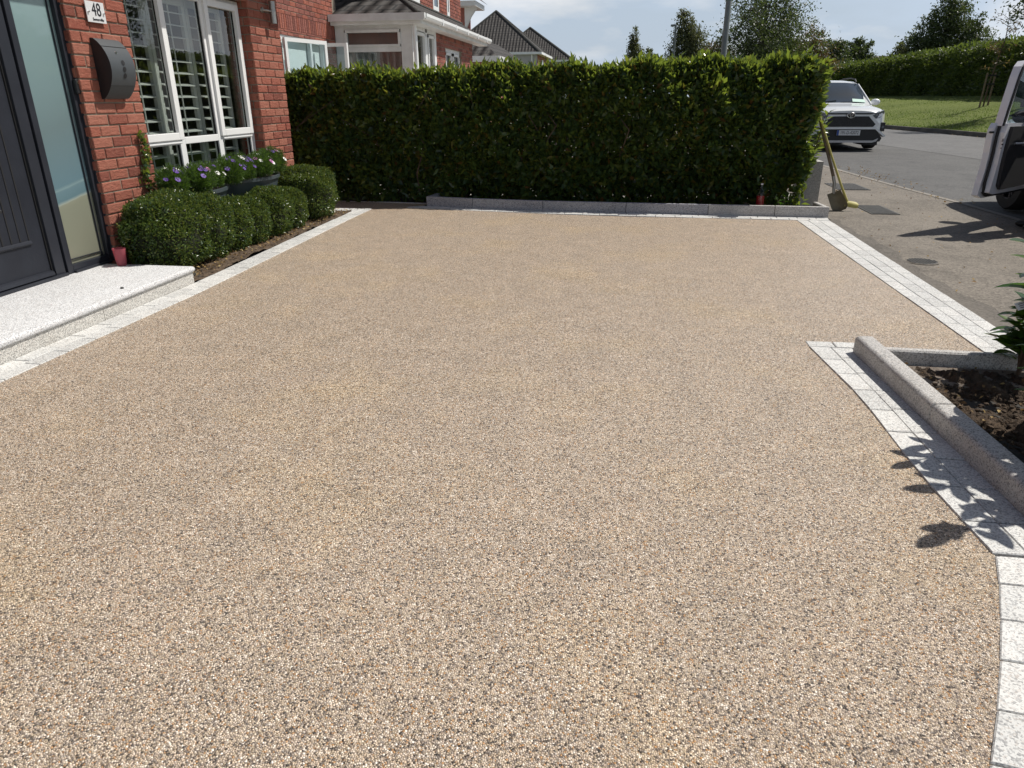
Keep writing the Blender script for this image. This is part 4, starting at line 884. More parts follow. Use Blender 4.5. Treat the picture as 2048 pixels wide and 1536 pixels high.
# ------------------------------------------------------------------ PILLAR, BOTTLE, SHOVELS
pi_ = empty('granite_pillar', (2.16, 9.35, 0), 'short square grey granite pillar at the end of the hedge', 'pillar')
MB().box(2.045, 2.272, 9.18, 9.56, -.02, .500, 0, .006).build('post', M['kerb'], pi_)
MB().box(2.043, 2.274, 9.178, 9.562, .501, .512, 0, .003).build('cap', M['kerb'], pi_)
bo = empty('plastic_bottle', (1.485, 8.50, .09), 'clear bottle of red liquid standing in the foot of the hedge', 'bottle')
MB().box(1.44, 1.53, 8.455, 8.545, -.03, .088).build('brick_stand', M['kerb_dark'], bo)
MB().lathe([(0, .0), (.043, .0), (.045, .01), (.045, .13), (.036, .150), (.014, .205), (.014, .225), (0, .225)], (1.485, 8.5, .09), 20).build('bottle_shell', M['clear'], bo, smooth=40)
MB().lathe([(0, .003), (.042, .003), (.0425, .105), (0, .105)], (1.485, 8.5, .09), 20).build('liquid', M['red_liquid'], bo, smooth=40)
MB().lathe([(.0145, .0), (.0145, .018), (0, .018)], (1.485, 8.5, .312), 14).build('bottle_cap', M['plate_white'], bo)
sh = empty('grey_shovel', (2.45, 8.88, 0), 'long-handled shovel with brown shaft and dull steel blade leaning on the hedge', 'shovel')
MB().tube([(2.10, 9.02, 1.03), (2.20, 8.97, .74), (2.30, 8.92, .46), (2.335, 8.905, .36)], [.017, .018, .018, .019], 10).tube([(2.085, 9.02, 1.06), (2.115, 9.04, 1.04)], .014, 8).build('handle', M['wood'], sh, smooth=60)
MB().tube([(2.33, 8.907, .375), (2.352, 8.90, .30), (2.355, 8.895, .23), (2.36, 8.892, .18)], [.020, .019, .017, .014], 10).build('socket', M['steel'], sh, smooth=60)
def blade(b, a, d, s, n_, L, w0, w1, dish=.03):
    rows = []; K = 7; J = 8
    for j in range(J + 1):
        t = j / J; w_ = (w0 + (w1 - w0) * t) * (1 if t < .7 else math.sqrt(max(.05, 1 - ((t - .7) / .36) ** 2)))
        for k in range(K + 1):
            u = k / K * 2 - 1; rows.append(a + d * L * t + s * w_ * u + n_ * (dish * (u * u) + .02 * t * t))
    n0 = len(rows); rows += [p - n_ * .003 for p in rows]; f = []
    for o_ in (0, n0):
        for j in range(J):
            for k in range(K): q = o_ + j * (K + 1) + k; f.append((q, q + 1, q + K + 2, q + K + 1))
    b.add(rows, f)
b = MB(); blade(b, Vector((2.36, 8.89, .20)), Vector((.48, -.06, -.87)).normalized(), Vector((.80, -.40, .42)).normalized(), Vector((-.35, -.9, .1)).normalized(), .235, .075, .095); b.build('blade', M['blade'], sh, smooth=60)
sh = empty('yellow_shovel', (2.6, 8.80, 0), 'yellow-handled shovel with bright yellow blade foot, leaning in front of the grey one', 'shovel')
MB().tube([(2.09, 9.0, 1.055), (2.28, 8.93, .60), (2.42, 8.87, .28), (2.505, 8.83, .10)], [.0125, .0125, .013, .015], 10).build('handle', M['yellow'], sh, smooth=60)
b = MB(); blade(b, Vector((2.485, 8.84, .085)), Vector((.97, -.14, -.10)).normalized(), Vector((.10, .50, .86)).normalized(), Vector((.05, .86, -.5)).normalized(), .15, .034, .040, .012); b.build('blade', M['yellow'], sh, smooth=60)

# ------------------------------------------------------------------ COVERS IN THE PATH
def grate(x0, x1, y0, y1, label, nb):
    e = empty('drain_grate', ((x0 + x1) / 2, (y0 + y1) / 2, 0), label, 'drain cover', 'iron covers set in the footpath')
    MB().box(x0, x1, y0, y1, -.03, .004, 0, .001).build('frame', M['iron'], e)
    b = MB(); k = (x1 - x0 - .04) / nb
    for i in range(nb): b.box(x0 + .02 + i * k + k * .2, x0 + .02 + i * k + k * .8, y0 + .025, y1 - .025, .0042, .0085)
    b.build('bar', M['iron'], e)
grate(2.95, 3.38, 10.9, 11.7, 'plain rectangular iron cover in the footpath nearer the road', 9)
grate(2.72, 3.02, 8.6, 9.3, 'ribbed rectangular iron grate beside the tip of the shovels', 12)
e = empty('water_cover', (2.355, 6.05, 0), 'round iron cover set in the footpath beside the pale border', 'drain cover', 'iron covers set in the footpath')
MB().lathe([(0, .005), (.106, .005), (.112, .0)], (2.355, 6.05, 0), 32).build('plate', M['iron'], e)
b = MB()
for i in range(-4, 5):
    h = math.sqrt(max(0, .098 ** 2 - (i * .023) ** 2)); b.box(2.355 + i * .024 - .004, 2.355 + i * .024 + .004, 6.05 - h, 6.05 + h, .0062, .0095)
b.build('rib', M['iron'], e)
MB().lathe([(.112, .003), (.124, .002)], (2.355, 6.05, 0), 32).build('collar', M['path'], e)

# ------------------------------------------------------------------ CARS
def wheel(parent, c, rad, wd, mt_rim, spokes=5, side=-1):
    t = MB(); t.lathe([(rad * .62, -wd / 2), (rad * .93, -wd / 2), (rad * .99, -wd * .38), (rad, 0), (rad * .99, wd * .38), (rad * .93, wd / 2), (rad * .62, wd / 2)], c, 36, 0, 'x'); w_ = t.build('wheel', M['tyre'], parent, smooth=35)
    b = MB(); xo = c[0] + side * wd * .46
    b.lathe([(rad * .64, -wd * .4), (rad * .66, side * wd * .48), (rad * .60, side * wd * .46), (rad * .57, -side * wd * .1), (0.02, -side * wd * .1)], c, 36, 0, 'x')
    for k in range(spokes):
        for off in (-.13, .13):
            a = 2 * math.pi * k / spokes + off; a2 = 2 * math.pi * k / spokes + off * .3
            b.tube([(xo - side * .02, c[1] + math.cos(a2) * .03, c[2] + math.sin(a2) * .03), (xo, c[1] + math.cos(a) * rad * .60, c[2] + math.sin(a) * rad * .60)], [.020, .014], 6)
    b.lathe([(0, side * wd * .46), (.05, side * wd * .44), (.055, 0)], c, 16, 0, 'x')
    b.build('rim', mt_rim, w_, smooth=35)
def car_body(parent, cx, yf, dirn, paint, sc_=1.0, name='body', rails=True):
    """yf: y of front bumper, dirn +1 = nose points to -Y (rear towards +Y), -1 nose to +Y"""
    S = [ # y, w(sill), w(mid), w(shoulder), z_low, z_mid, z_sh, [top: w,z]*3
        (0.00, .50, .66, .62, .30, .54, .80, (.57, .885), (.45, .91), (.25, .925)),
        (0.06, .58, .79, .76, .27, .54, .84, (.67, .92), (.50, .945), (.26, .96)),
        (0.22, .62, .880, .85, .30, .56, .88, (.75, .955), (.54, .985), (.27, 1.0)),
        (0.55, .66, .920, .89, .34, .58, .91, (.78, .985), (.58, 1.02), (.29, 1.035)),
        (1.00, .86, .920, .90, .22, .58, .94, (.79, 1.015), (.60, 1.05), (.30, 1.065)),
        (1.22, .86, .918, .90, .22, .58, .955, (.82, 1.03), (.62, 1.08), (.31, 1.095)),
        (1.55, .86, .918, .895, .22, .58, .965, (.80, 1.12), (.66, 1.26), (.33, 1.29)),
        (2.05, .86, .918, .890, .22, .58, .975, (.75, 1.30), (.60, 1.56), (.31, 1.585)),
        (2.45, .86, .918, .890, .22, .58, .980, (.75, 1.32), (.595, 1.615), (.31, 1.645)),
        (3.10, .86, .918, .890, .22, .58, .990, (.75, 1.33), (.595, 1.62), (.31, 1.65)),
        (3.85, .86, .915, .885, .24, .58, 1.00, (.74, 1.33), (.585, 1.585), (.30, 1.61)),
        (4.30, .83, .895, .860, .28, .60, 1.00, (.70, 1.28), (.54, 1.46), (.28, 1.48)),
        (4.55, .76, .84, .80, .34, .62, .98, (.66, 1.08), (.50, 1.12), (.27, 1.13)),
        (4.60, .62, .70, .68, .42, .62, .90, (.55, .96), (.42, 1.0), (.22, 1.0))]
    b = MB(); vs = []; K = 8
    for (y, w0, w1, w2, z0, z1, z2, t1, t2, t3) in S:
        half = [(w0, z0), (w1, z0 + .10), (w1, z1), (w2, z2), t1, t2, t3]
        ring = [(x, z) for x, z in half] + [(0, t3[1] + .006)] + [(-x, z) for x, z in half[::-1]]
        for x, z in ring: vs.append((cx + x * sc_, yf + dirn * y * sc_, z * sc_))
    n = 15; fs = []; mi = []
    gl = 1
    for k in range(len(S) - 1):
        for i in range(n - 1):
            m_ = 0
            if 6 <= k <= 10 and i in (3, 10): m_ = 0
            if 6 <= k <= 10 and i in (4, 9): m_ = 1            # side glass
            if k in (5, 6) and i in (5, 6, 7, 8): m_ = 1       # windscreen
            if k == 11 and i in (5, 6, 7, 8): m_ = 1
            if i in (0, 13): m_ = 2
            fs.append((k * n + i, k * n + i + 1, (k + 1) * n + i + 1, (k + 1) * n + i)); mi.append(m_)
        fs.append((k * n + n - 1, k * n, (k + 1) * n, (k + 1) * n + n - 1)); mi.append(2)
    fs += [tuple(range(n)), tuple((len(S) - 1) * n + i for i in range(n))]; mi += [0, 0]
    for f, q in zip(fs, mi): b.f.append(list(f)); b.mi.append(q); b.uv.append(None)
    b.v = vs
    o = b.build(name, [paint, M['car_glass'], M['trim']], parent, smooth=32)
    return o
suv = empty('white_suv', (5.15, 19.0, 0), 'white SUV parked on the road facing us beyond the hedge end', 'car')
cx, yf, s_ = 5.12, 18.95, .97
car_body(suv, cx, yf, 1, M['car_white'], s_)
def W(x, z, y=0): return (cx + x * s_, yf + y * s_, z * s_)
def plateq(b, pts, y0, y1, mi=0):   # prism facing -Y from (x,z) outline
    n = len(pts); vs = [W(x, z, y0) for x, z in pts] + [W(x, z, y1) for x, z in pts]
    b.add(vs, [(i, (i + 1) % n, n + (i + 1) % n, n + i) for i in range(n)], mi); b.add(vs, [tuple(range(n)), tuple(range(n, 2 * n))[::-1]], mi)
hexa = [(-.42, .80), (.42, .80), (.60, .62), (.55, .56), (-.55, .56), (-.60, .62)]
b = MB(); plateq(b, [(-.48, .84), (.48, .84), (.70, .62), (.62, .515), (-.62, .515), (-.70, .62)], -.045, .06); b.build('grille_surround', M['car_white'], suv, bevel=.012)
g_ = MB(); plateq(g_, hexa, -.058, -.03)
go = g_.build('grille', M['grille'], suv)
b = MB()
for z in (.60, .64, .68, .72, .76):
    hw = .54 if z < .65 else .59 - (z - .62); plateq(b, [(-hw + .02, z - .004), (hw - .02, z - .004), (hw - .02, z + .004), (-hw + .02, z + .004)], -.064, -.058)
b.build('grille_bar', M['trim'], go)
b = MB(); plateq(b, [(-.46, .843), (.46, .843), (.60, .875), (-.60, .875)], -.03, .08); b.build('bonnet_gap', M['trim'], suv)
b = MB(); plateq(b, [(-.62, .51), (.62, .51), (.80, .30), (.76, .22), (-.76, .22), (-.80, .30)], -.04, .16); b.build('lower_intake', M['trim'], suv)
b = MB(); plateq(b, [(-.64, .535), (.64, .535), (.87, .36), (.84, .32), (.61, .505), (-.61, .505), (-.84, .32), (-.87, .36)], -.07, .12); b.build('bumper', M['car_white'], suv, bevel=.01)
b = MB(); plateq(b, [(-.60, .245), (.60, .245), (.72, .30), (.68, .225), (.58, .195), (-.58, .195), (-.68, .225), (-.72, .30)], -.055, .08); b.build('skid_plate', mat('matt_silver', (.42, .42, .43), .4, .5), suv, bevel=.008)
em = MB(); 
def ell(b, rx, rz, y, rt, cxx=0, cz=.825, mi=0): b.tube([W(cxx + rx * math.cos(t), cz + rz * math.sin(t), y) for t in np.linspace(0, 2 * math.pi, 25)], rt, 6, mi, cap=False)
em.lathe([(0, 0), (.075, 0), (.08, .02)], (0, 0, 0), 24, 1, 'y')
em.v = [(W(v[0] * 1.15, 0.825 + v[2] * .78, -.085)[0], yf - .085 * s_ + v[1], W(0, .825 + v[2] * .78)[2]) for v in em.v]
ell(em, .088, .060, -.09, .008); ell(em, .058, .017, -.09, .005, cz=.845); ell(em, .022, .042, -.09, .005, cz=.822)
em.build('emblem', [M['chrome'], M['trim']], suv, smooth=50)
for s in (-1, 1):
    b = MB(); q = [(s * .52, .815), (s * .62, .880), (s * .79, .940), (s * .82, .87), (s * .71, .775), (s * .60, .745)]
    n = len(q); ys = [-.01, .0, .12, .15, .04, .0]
    fr_ = [(cx + x * s_, yf + (y - .02) * s_, z * s_) for (x, z), y in zip(q, ys)]; bk = [(cx + x * s_, yf + (y + .12) * s_, z * s_) for (x, z), y in zip(q, ys)]
    b.add(fr_ + bk, [tuple(range(n)), tuple(range(n, 2 * n))[::-1]] + [(i, (i + 1) % n, n + (i + 1) % n, n + i) for i in range(n)]); hl = b.build('headlight', M['lamp'], suv)
    b = MB()
    for t in (.25, .5, .75):
        p = Vector(fr_[0]).lerp(Vector(fr_[3]), t); b.box(p.x - .02, p.x + .02, p.y - .03, p.y + .01, p.z - .012, p.z + .012, 0, .004)
    b.build('lens_insert', M['plate_white'], hl)
    b = MB(); b.box(cx + s * .80 * s_ - .05, cx + s * .80 * s_ + .05, yf + .02, yf + .2, .44, .64, 0, .01); b.build('fog_lamp_recess', M['trim'], suv)
    b = MB(); b.lathe([(0, -.01), (.03, -.01), (.033, .02)], (cx + s * .80 * s_, yf + .02, .54), 16, 0, 'y'); b.build('fog_lamp', M['lamp'], suv)
    mo = MB(); bm = bmesh.new(); bmesh.ops.create_icosphere(bm, subdivisions=3, radius=1)
    for v in bm.verts: v.co = Vector((cx + s * 1.00 * s_ + v.co.x * .115, yf + 1.60 * s_ + v.co.y * .07, 1.11 * s_ + v.co.z * .078))
    mo.bm(bm); mo.tube([W(s * .86, 1.03, 1.62), W(s * .95, 1.07, 1.62)], .022, 6); mo.build('wing_mirror', M['car_white'], suv, smooth=50)
    wheel(suv, (cx + s * .80 * s_, yf + .93 * s_, .345), .345, .225, M['rim'], 5, s)
    wheel(suv, (cx + s * .80 * s_, yf + 3.60 * s_, .345), .345, .225, M['rim'], 5, s)
    MB().tube([W(s * .58, 1.60, 2.1), W(s * .60, 1.67, 2.3), W(s * .60, 1.705, 2.7), W(s * .60, 1.70, 3.5), W(s * .57, 1.62, 4.0)], .018, 6).build('roof_rail', M['trim'], suv, smooth=50)
    MB().tube([W(s * .80, 1.06, 1.25), W(s * .72, 1.27, 1.58), W(s * .62, 1.54, 2.02)], .022, 6).build('windscreen_pillar', M['car_white'], suv, smooth=50)
    MB().box(cx + s * .72 * s_ - .16, cx + s * .72 * s_ + .16, yf + .50, yf + 1.35, .1, .66).build('wheel_arch_liner', M['trim'], suv)
np_ = MB(); plateq(np_, [(-.27, .365), (.27, .365), (.27, .485), (-.27, .485)], -.088, -.075); npo = np_.build('number_plate', M['plate_white'], suv)
b = MB(); plateq(b, [(-.269, .366), (-.222, .366), (-.222, .484), (-.269, .484)], -.0905, -.088); b.build('country_band', mat('blue_band', (.02, .07, .3), .5), npo)
fm = Matrix(((1, 0, 0, cx + .022), (0, 0, -1, yf - .0895 * s_), (0, 1, 0, .424 * s_), (0, 0, 0, 1)))
text_mesh('191-D-42072', .098, M['ink'], 'registration', npo, fm @ Matrix.Diagonal((.78, 1.05, 1, 1)), .001)
b = MB(); Pq = [W(.34, 1.115, 1.26), W(.66, 1.095, 1.26), W(.64, 1.165, 1.37), W(.35, 1.185, 1.37)]; b.add([(x, y - .014, z + .010) for x, y, z in Pq] + [(x, y - .008, z + .006) for x, y, z in Pq], [(0, 1, 2, 3), (7, 6, 5, 4), (0, 4, 5, 1), (1, 5, 6, 2), (2, 6, 7, 3), (3, 7, 4, 0)]); b.build('windscreen_disc', mat('pale_green_paper', (.50, .72, .62), .6), suv)
MB().tube([W(-.62, 1.10, 1.24), W(-.05, 1.155, 1.30)], .006, 5).build('wiper', M['trim'], suv); MB().tube([W(.05, 1.115, 1.24), W(.58, 1.13, 1.30)], .006, 5).build('wiper', M['trim'], suv)

# open-door car at the right edge
car2 = empty('silver_car', (5.2, 8, 0), 'pale silver car with its passenger door wide open at the right edge', 'car')
c2x = 5.22
car_body(car2, c2x, 10.05, -1, M['car_silver'], 1.0)
for s in (-1, 1):
    wheel(car2, (c2x + s * .82, 9.12, .335), .335, .22, M['dark_rim'], 6, s); wheel(car2, (c2x + s * .82, 6.45, .335), .335, .22, M['dark_rim'], 6, s)
hin = Vector((4.235, 8.50, 0)); trl = Vector((3.345, 7.60, 0)); du = (hin - trl); DL = du.length; du.normalize(); dn = Vector((du.y, -du.x, 0))   # dn points to the camera side
if dn.dot(Vector((-3.3, -7.6, 0))) < 0: dn = -dn
def DP(u, z, n): p = trl + du * u + dn * n; return (p.x, p.y, z)
door = MB()
def dprism(b, pts, n0, n1, mi=0, hole=None):
    n = len(pts); vs = [DP(u, z, n0) for u, z in pts] + [DP(u, z, n1) for u, z in pts]
    b.add(vs, [(i, (i + 1) % n, n + (i + 1) % n, n + i) for i in range(n)], mi)
    if hole is None: b.add(vs, [tuple(range(n)), tuple(range(n, 2 * n))[::-1]], mi)
    else:
        h = [DP(u, z, n0) for u, z in hole] + [DP(u, z, n1) for u, z in hole]; m_ = len(hole)
        b.add(h, [(i, (i + 1) % m_, m_ + (i + 1) % m_, m_ + i) for i in range(m_)], mi)
        for q in (0, 1): b.add(vs[q * n:(q + 1) * n] + h[q * m_:(q + 1) * m_], [(i, (i + 1) % n, n + (i + 1) % n, n + i) for i in range(n)], mi)
low = [(0.00, .33), (.012, .42), (.040, .56), (.045, .72), (.030, .84), (.035, .94), (.075, .985), (DL, .96), (DL, .31), (.6, .30), (.10, .30)]
dprism(door, low, -.075, -.02)
low2 = [(.055, .36), (.075, .48), (.095, .62), (.095, .80), (.09, .90), (.12, .985), (DL, .96), (DL, .35), (.6, .34), (.14, .34)]
dprism(door, low2, -.02, .055)
od = door.build('open_door', M['car_silver'], car2, bevel=.008)
b = MB(); u_out = [(.075, .96), (.10, 1.10), (.165, 1.38), (.20, 1.47), (.26, 1.515), (.5, 1.53), (.85, 1.30), (DL, .96)]
u_in = [(.17, .97), (.185, 1.10), (.235, 1.34), (.26, 1.42), (.31, 1.46), (.5, 1.475), (.80, 1.27), (DL - .1, .97)]
dprism(b, u_out, -.045, .02, 0, u_in); b.build('window_frame', M['car_silver'], od, bevel=.004)
b = MB(); dprism(b, [(u + .012, z - .004 if z > 1.3 else z) for u, z in u_out], .02, .03, 0, [(u + .045, z - .03 if z > 1.3 else z) for u, z in u_out[:-1]] + [(DL - .06, .96)]); b.build('frame_seal', M['rubber'], od)
b = MB(); b.tube([DP(.10, .985, -.005), DP(.085, .94, .0), DP(.070, .86, .0), DP(.078, .72, .0), DP(.070, .58, .0), DP(.048, .45, .0), DP(.06, .36, .0), DP(.13, .325, .0), DP(.5, .32, .0), DP(DL, .325, 0)], .014, 8); b.build('door_seal', M['rubber'], od, smooth=50)
b = MB(); dprism(b, [(.165, .42), (.15, .60), (.155, .80), (.175, .955), (DL, .94), (DL, .40), (.22, .38)], .055, .085); tr_ = b.build('trim_panel', M['trim'], od, bevel=.01)
b = MB(); b.tube([DP(.26, .80, .095), DP(.6, .79, .10), DP(.95, .80, .095)], .010, 8); b.build('trim_strip', M['chrome'], tr_, smooth=50)
b = MB(); dprism(b, [(u, z) for u, z in u_in], -.012, -.009); b.build('door_pane', M['door_glass'], od)
b = MB()
for (u, z) in ((.083, .845), (.090, .835), (.078, .828), (.088, .765)): b.tube([DP(u, z, .050), DP(u, z, .0565)], .0045, 8)
b.box(*[0, 0, 0, 0, 0, 0]) if False else None
dprism(b, [(.073, .795), (.110, .790), (.110, .806), (.073, .802)], .0545, .0565); b.build('latch', M['rubber'], od)
b = MB(); b.tube([DP(.022, .905, -.05), DP(.021, .905, -.012)], .009, 10); b.build('buffer', M['rubber'], od)
bm = bmesh.new(); bmesh.ops.create_icosphere(bm, subdivisions=3, radius=1); q = Vector(DP(1.08, 1.02, -.16))
for v in bm.verts: v.co = q + du * v.co.x * .09 + dn * v.co.y * .12 + Vector((0, 0, v.co.z * .075))
b = MB(); b.bm(bm); b.build('wing_mirror', M['trim'], od, smooth=50)

# ------------------------------------------------------------------ PERSON beside the open car
def person():
    base = Vector((4.02, 7.72, 0)); e = empty('person', base, 'person in dark trousers and black shoes standing by the open car door', 'person')
    J = {'pel': (0, 0, .93), 'waist': (0, 0, 1.05), 'chest': (-.02, 0, 1.30), 'neck': (-.03, 0, 1.47), 'head': (-.06, 0, 1.58), 'crown': (-.06, 0, 1.70),
         'hl': (0, -.10, .90), 'kl': (-.04, -.11, .50), 'al': (-.0, -.12, .09), 'fl': (-.14, -.13, .035), 'hr': (0, .10, .90), 'kr': (.0, .11, .50), 'ar': (.04, .11, .09), 'fr': (-.10, .12, .035),
         'sl': (-.02, -.19, 1.42), 'el': (-.10, -.24, 1.16), 'wl': (-.30, -.18, 1.05), 'tl': (-.38, -.16, 1.04), 'sr': (-.02, .19, 1.42), 'er': (-.04, .25, 1.14), 'wr': (-.26, .22, 1.06), 'tr': (-.34, .21, 1.06)}
    Rr = {'pel': .15, 'waist': .135, 'chest': .155, 'neck': .06, 'head': .095, 'crown': .07, 'hl': .095, 'kl': .062, 'al': .042, 'fl': .04, 'hr': .095, 'kr': .062, 'ar': .042, 'fr': .04, 'sl': .07, 'el': .045, 'wl': .03, 'tl': .03, 'sr': .07, 'er': .045, 'wr': .03, 'tr': .03}
    Ed = [('pel', 'waist'), ('waist', 'chest'), ('chest', 'neck'), ('neck', 'head'), ('head', 'crown'), ('pel', 'hl'), ('hl', 'kl'), ('kl', 'al'), ('al', 'fl'), ('pel', 'hr'), ('hr', 'kr'), ('kr', 'ar'), ('ar', 'fr'), ('chest', 'sl'), ('sl', 'el'), ('el', 'wl'), ('wl', 'tl'), ('chest', 'sr'), ('sr', 'er'), ('er', 'wr'), ('wr', 'tr')]
    # fingers
    for s in ('l', 'r'):
        t = Vector(J['t' + s]); w_ = Vector(J['w' + s])
        for k, (dy, L) in enumerate(((-.028, .065), (-.010, .075), (.008, .07), (.026, .055))):
            J['f%d%s' % (k, s)] = tuple(t + Vector((-.02, dy, 0))); J['g%d%s' % (k, s)] = tuple(t + Vector((-.02 - L, dy * 1.2, -.02))); Rr['f%d%s' % (k, s)] = .010; Rr['g%d%s' % (k, s)] = .008; Ed += [('t' + s, 'f%d%s' % (k, s)), ('f%d%s' % (k, s), 'g%d%s' % (k, s))]
        J['th' + s] = tuple(w_.lerp(t, .5) + Vector((-.03, -.045 if s == 'l' else .045, .01))); Rr['th' + s] = .010; Ed.append(('w' + s, 'th' + s))
    ks = list(J); me = bpy.data.meshes.new('body'); me.from_pydata([J[k] for k in ks], [(ks.index(a), ks.index(c)) for a, c in Ed], []); o = bpy.data.objects.new('body', me); C.objects.link(o); o.parent = e
    o.modifiers.new('skin', 'SKIN'); sv = me.skin_vertices[0].data
    for i, k in enumerate(ks): sv[i].radius = (Rr[k], Rr[k]); sv[i].use_root = (k == 'pel')
    su = o.modifiers.new('sub', 'SUBSURF'); su.levels = 2; su.render_levels = 2; me.materials.append(M['cloth_dark'])
    for s in ('l', 'r'):
        f = Vector(J['f' + s]); a = Vector(J['a' + s]); c = (f + a) / 2
        bm = bmesh.new(); bmesh.ops.create_uvsphere(bm, u_segments=16, v_segments=10, radius=1)
        for v in bm.verts: x = v.co.x; v.co = Vector((c.x - .015 + x * .145, c.y + v.co.y * .050 * (1.1 - .2 * x), max(.002, .045 + v.co.z * (.045 + .02 * max(0, x)))))
        b = MB(); b.bm(bm); sh_ = b.build('shoe', M['shoe'], None, smooth=60); sh_.parent = e
    bm = bmesh.new(); bmesh.ops.create_uvsphere(bm, u_segments=16, v_segments=10, radius=.112)
    for v in bm.verts: v.co = Vector((v.co.x * .95 - .045, v.co.y * .85, 1.655 + v.co.z * .8))
    b = MB(); b.bm(bm); h_ = b.build('hair', M['hair'], None, smooth=60); h_.parent = e
person()

# ------------------------------------------------------------------ NEIGHBOUR HOUSE
nb_ = empty('neighbour_house', (-5.3, 13, 0), 'neighbouring red brick house with white glazed porch and dark tiled lean-to roof', 'house')
XN = -5.3
b = MB(); brickwall(b, (XN, 0, 0), (0, 1, 0), (1, 0, 0), 8.6, 13.42, 1.2, 2.22, mod=.2067, seed=11, holes=((11.25, 12.95, .8, 2.14),))
brickwall(b, (XN, 0, 0), (0, 1, 0), (1, 0, 0), 8.6, 13.42, 2.43, 3.6, mod=.2067, seed=12)
brickwall(b, (XN, 0, 0), (0, 1, 0), (1, 0, 0), 8.6, 11.20, 2.22, 2.43, mod=.2067, seed=13)
y = 11.2
while y < 13.4:
    b.box(XN - .02, XN + .002, y + .005, y + .067, 2.222, 2.425, 0, .003); y += .075
b.build('front_wall', M['brick2'], nb_)
b = MB(); b.box(-5.8, XN - .008, 8.6, 11.25, 0, 5.2); b.box(-5.8, XN - .008, 12.95, 13.6, 0, 5.2); b.box(-5.8, XN - .008, 11.25, 12.95, 2.14, 5.2); b.box(-5.8, XN - .008, 11.25, 12.95, 0, 1.0)
b.box(-7, -5.8, 8.6, 13.6, 0, 5.2); b.build('mortar_core', M['mortar'], nb_)
wn = MB()
wn.box(XN - .08, XN - .02, 11.25, 11.31, 1.0, 2.14); wn.box(XN - .08, XN - .02, 12.89, 12.95, 1.0, 2.14); wn.box(XN - .08, XN - .02, 11.31, 12.89, 2.08, 2.14); wn.box(XN - .08, XN - .02, 12.35, 12.42, 1.0, 2.08); wn.box(XN - .08, XN - .02, 11.31, 12.89, 1.0, 1.06)
wo = wn.build('window', M['upvc'], nb_)
MB().quad((XN - .09, 11.31, 1.06), (XN - .09, 12.89, 1.06), (XN - .09, 12.89, 2.08), (XN - .09, 11.31, 2.08)).build('net_curtain', M['net'], wo, fixn=False)
def sash(hy, ang, L, z0, z1, hx=XN + .01):
    d = Vector((math.sin(ang), math.cos(ang), 0)); n_ = Vector((d.y, -d.x, 0)); b = MB()
    def bx(u0, u1, a, c, t0=0, t1=.045, bb=None):
        o_ = Vector((hx, hy, 0)); vs = []
        for z in (a, c):
            for t in (t0, t1):
                for u in (u0, u1): p = o_ + d * u + n_ * t; vs.append((p.x, p.y, z))
        (bb or b).add(vs, [(0, 2, 3, 1), (4, 5, 7, 6), (0, 1, 5, 4), (2, 6, 7, 3), (0, 4, 6, 2), (1, 3, 7, 5)])
    bx(0, .055, z0, z1); bx(L - .055, L, z0, z1); bx(.055, L - .055, z0, z0 + .055); bx(.055, L - .055, z1 - .055, z1)
    s = b.build('sash', M['upvc'], wo); g_ = MB(); bx(.055, L - .055, z0 + .055, z1 - .055, .018, .026, g_); g_.build('pane', M['clear'], s)
sash(11.27, R(16), 1.0, 1.02, 2.10); sash(12.72, R(98), .52, 1.02, 2.10)
# porch
pz = 2.46; Yb = 13.42
b = MB(); b.box(-5.29, -3.87, Yb - .0, Yb + .05, 0, 1.0)
def pf(b, x0, x1, z0, z1, y=Yb, d=.07): b.box(x0, x1, y, y + d, z0, z1)
pf(b, -5.29, -5.12, 1.0, 2.45); pf(b, -4.08, -3.87, 1.0, 2.45); pf(b, -5.12, -4.08, 2.36, 2.45); pf(b, -5.12, -4.08, 2.00, 2.08); pf(b, -5.12, -4.08, 1.0, 1.1)
for x0, x1, z0, z1 in ((-5.10, -4.10, 2.31, 2.36), (-5.10, -4.10, 2.08, 2.12), (-5.12, -5.07, 2.12, 2.31), (-4.13, -4.08, 2.12, 2.31)): b.box(x0, x1, Yb - .02, Yb + .05, z0, z1)
po = b.build('porch_front', M['upvc_dirty'], nb_, bevel=.006)
b = MB(); b.quad((-5.12, Yb + .04, 1.1), (-4.08, Yb + .04, 1.1), (-4.08, Yb + .04, 2.36), (-5.12, Yb + .04, 2.36)); b.build('pane', M['glass'], po, fixn=False)
b = MB()
for k in range(9): b.box(-5.08 + k * .115, -5.04 + k * .115, Yb + .10, Yb + .13, 1.0, 2.0)
b.quad((-5.2, Yb + .30, .5), (-4, Yb + .30, .5), (-4, Yb + .30, 2.45), (-5.2, Yb + .30, 2.45)); b.build('porch_blind', m_mottle('pinkish_interior', (.24, .20, .20), (.31, .27, .26), 2, .9, .1, 10), po)
b = MB(); X2 = -3.87
for y0, y1, z0, z1 in ((13.49, 13.62, 1.0, 2.45), (14.30, 14.42, 1.0, 2.45), (14.98, 15.10, 1.0, 2.45), (13.62, 15.0, 2.36, 2.45), (13.62, 15.0, 1.0, 1.1)): b.box(X2 - .06, X2, y0, y1, z0, z1)
for y0, y1 in ((13.66, 14.26), (14.46, 14.94)):
    b.box(X2 - .04, X2 + .015, y0, y0 + .05, 1.1, 2.34); b.box(X2 - .04, X2 + .015, y1 - .05, y1, 1.1, 2.34); b.box(X2 - .04, X2 + .015, y0, y1, 2.29, 2.34)
ps = b.build('porch_side', M['upvc'], nb_, bevel=.005)
MB().quad((X2 - .03, 13.62, 1.1), (X2 - .03, 15, 1.1), (X2 - .03, 15, 2.36), (X2 - .03, 13.62, 2.36)).build('pane', M['glass'], ps, fixn=False)
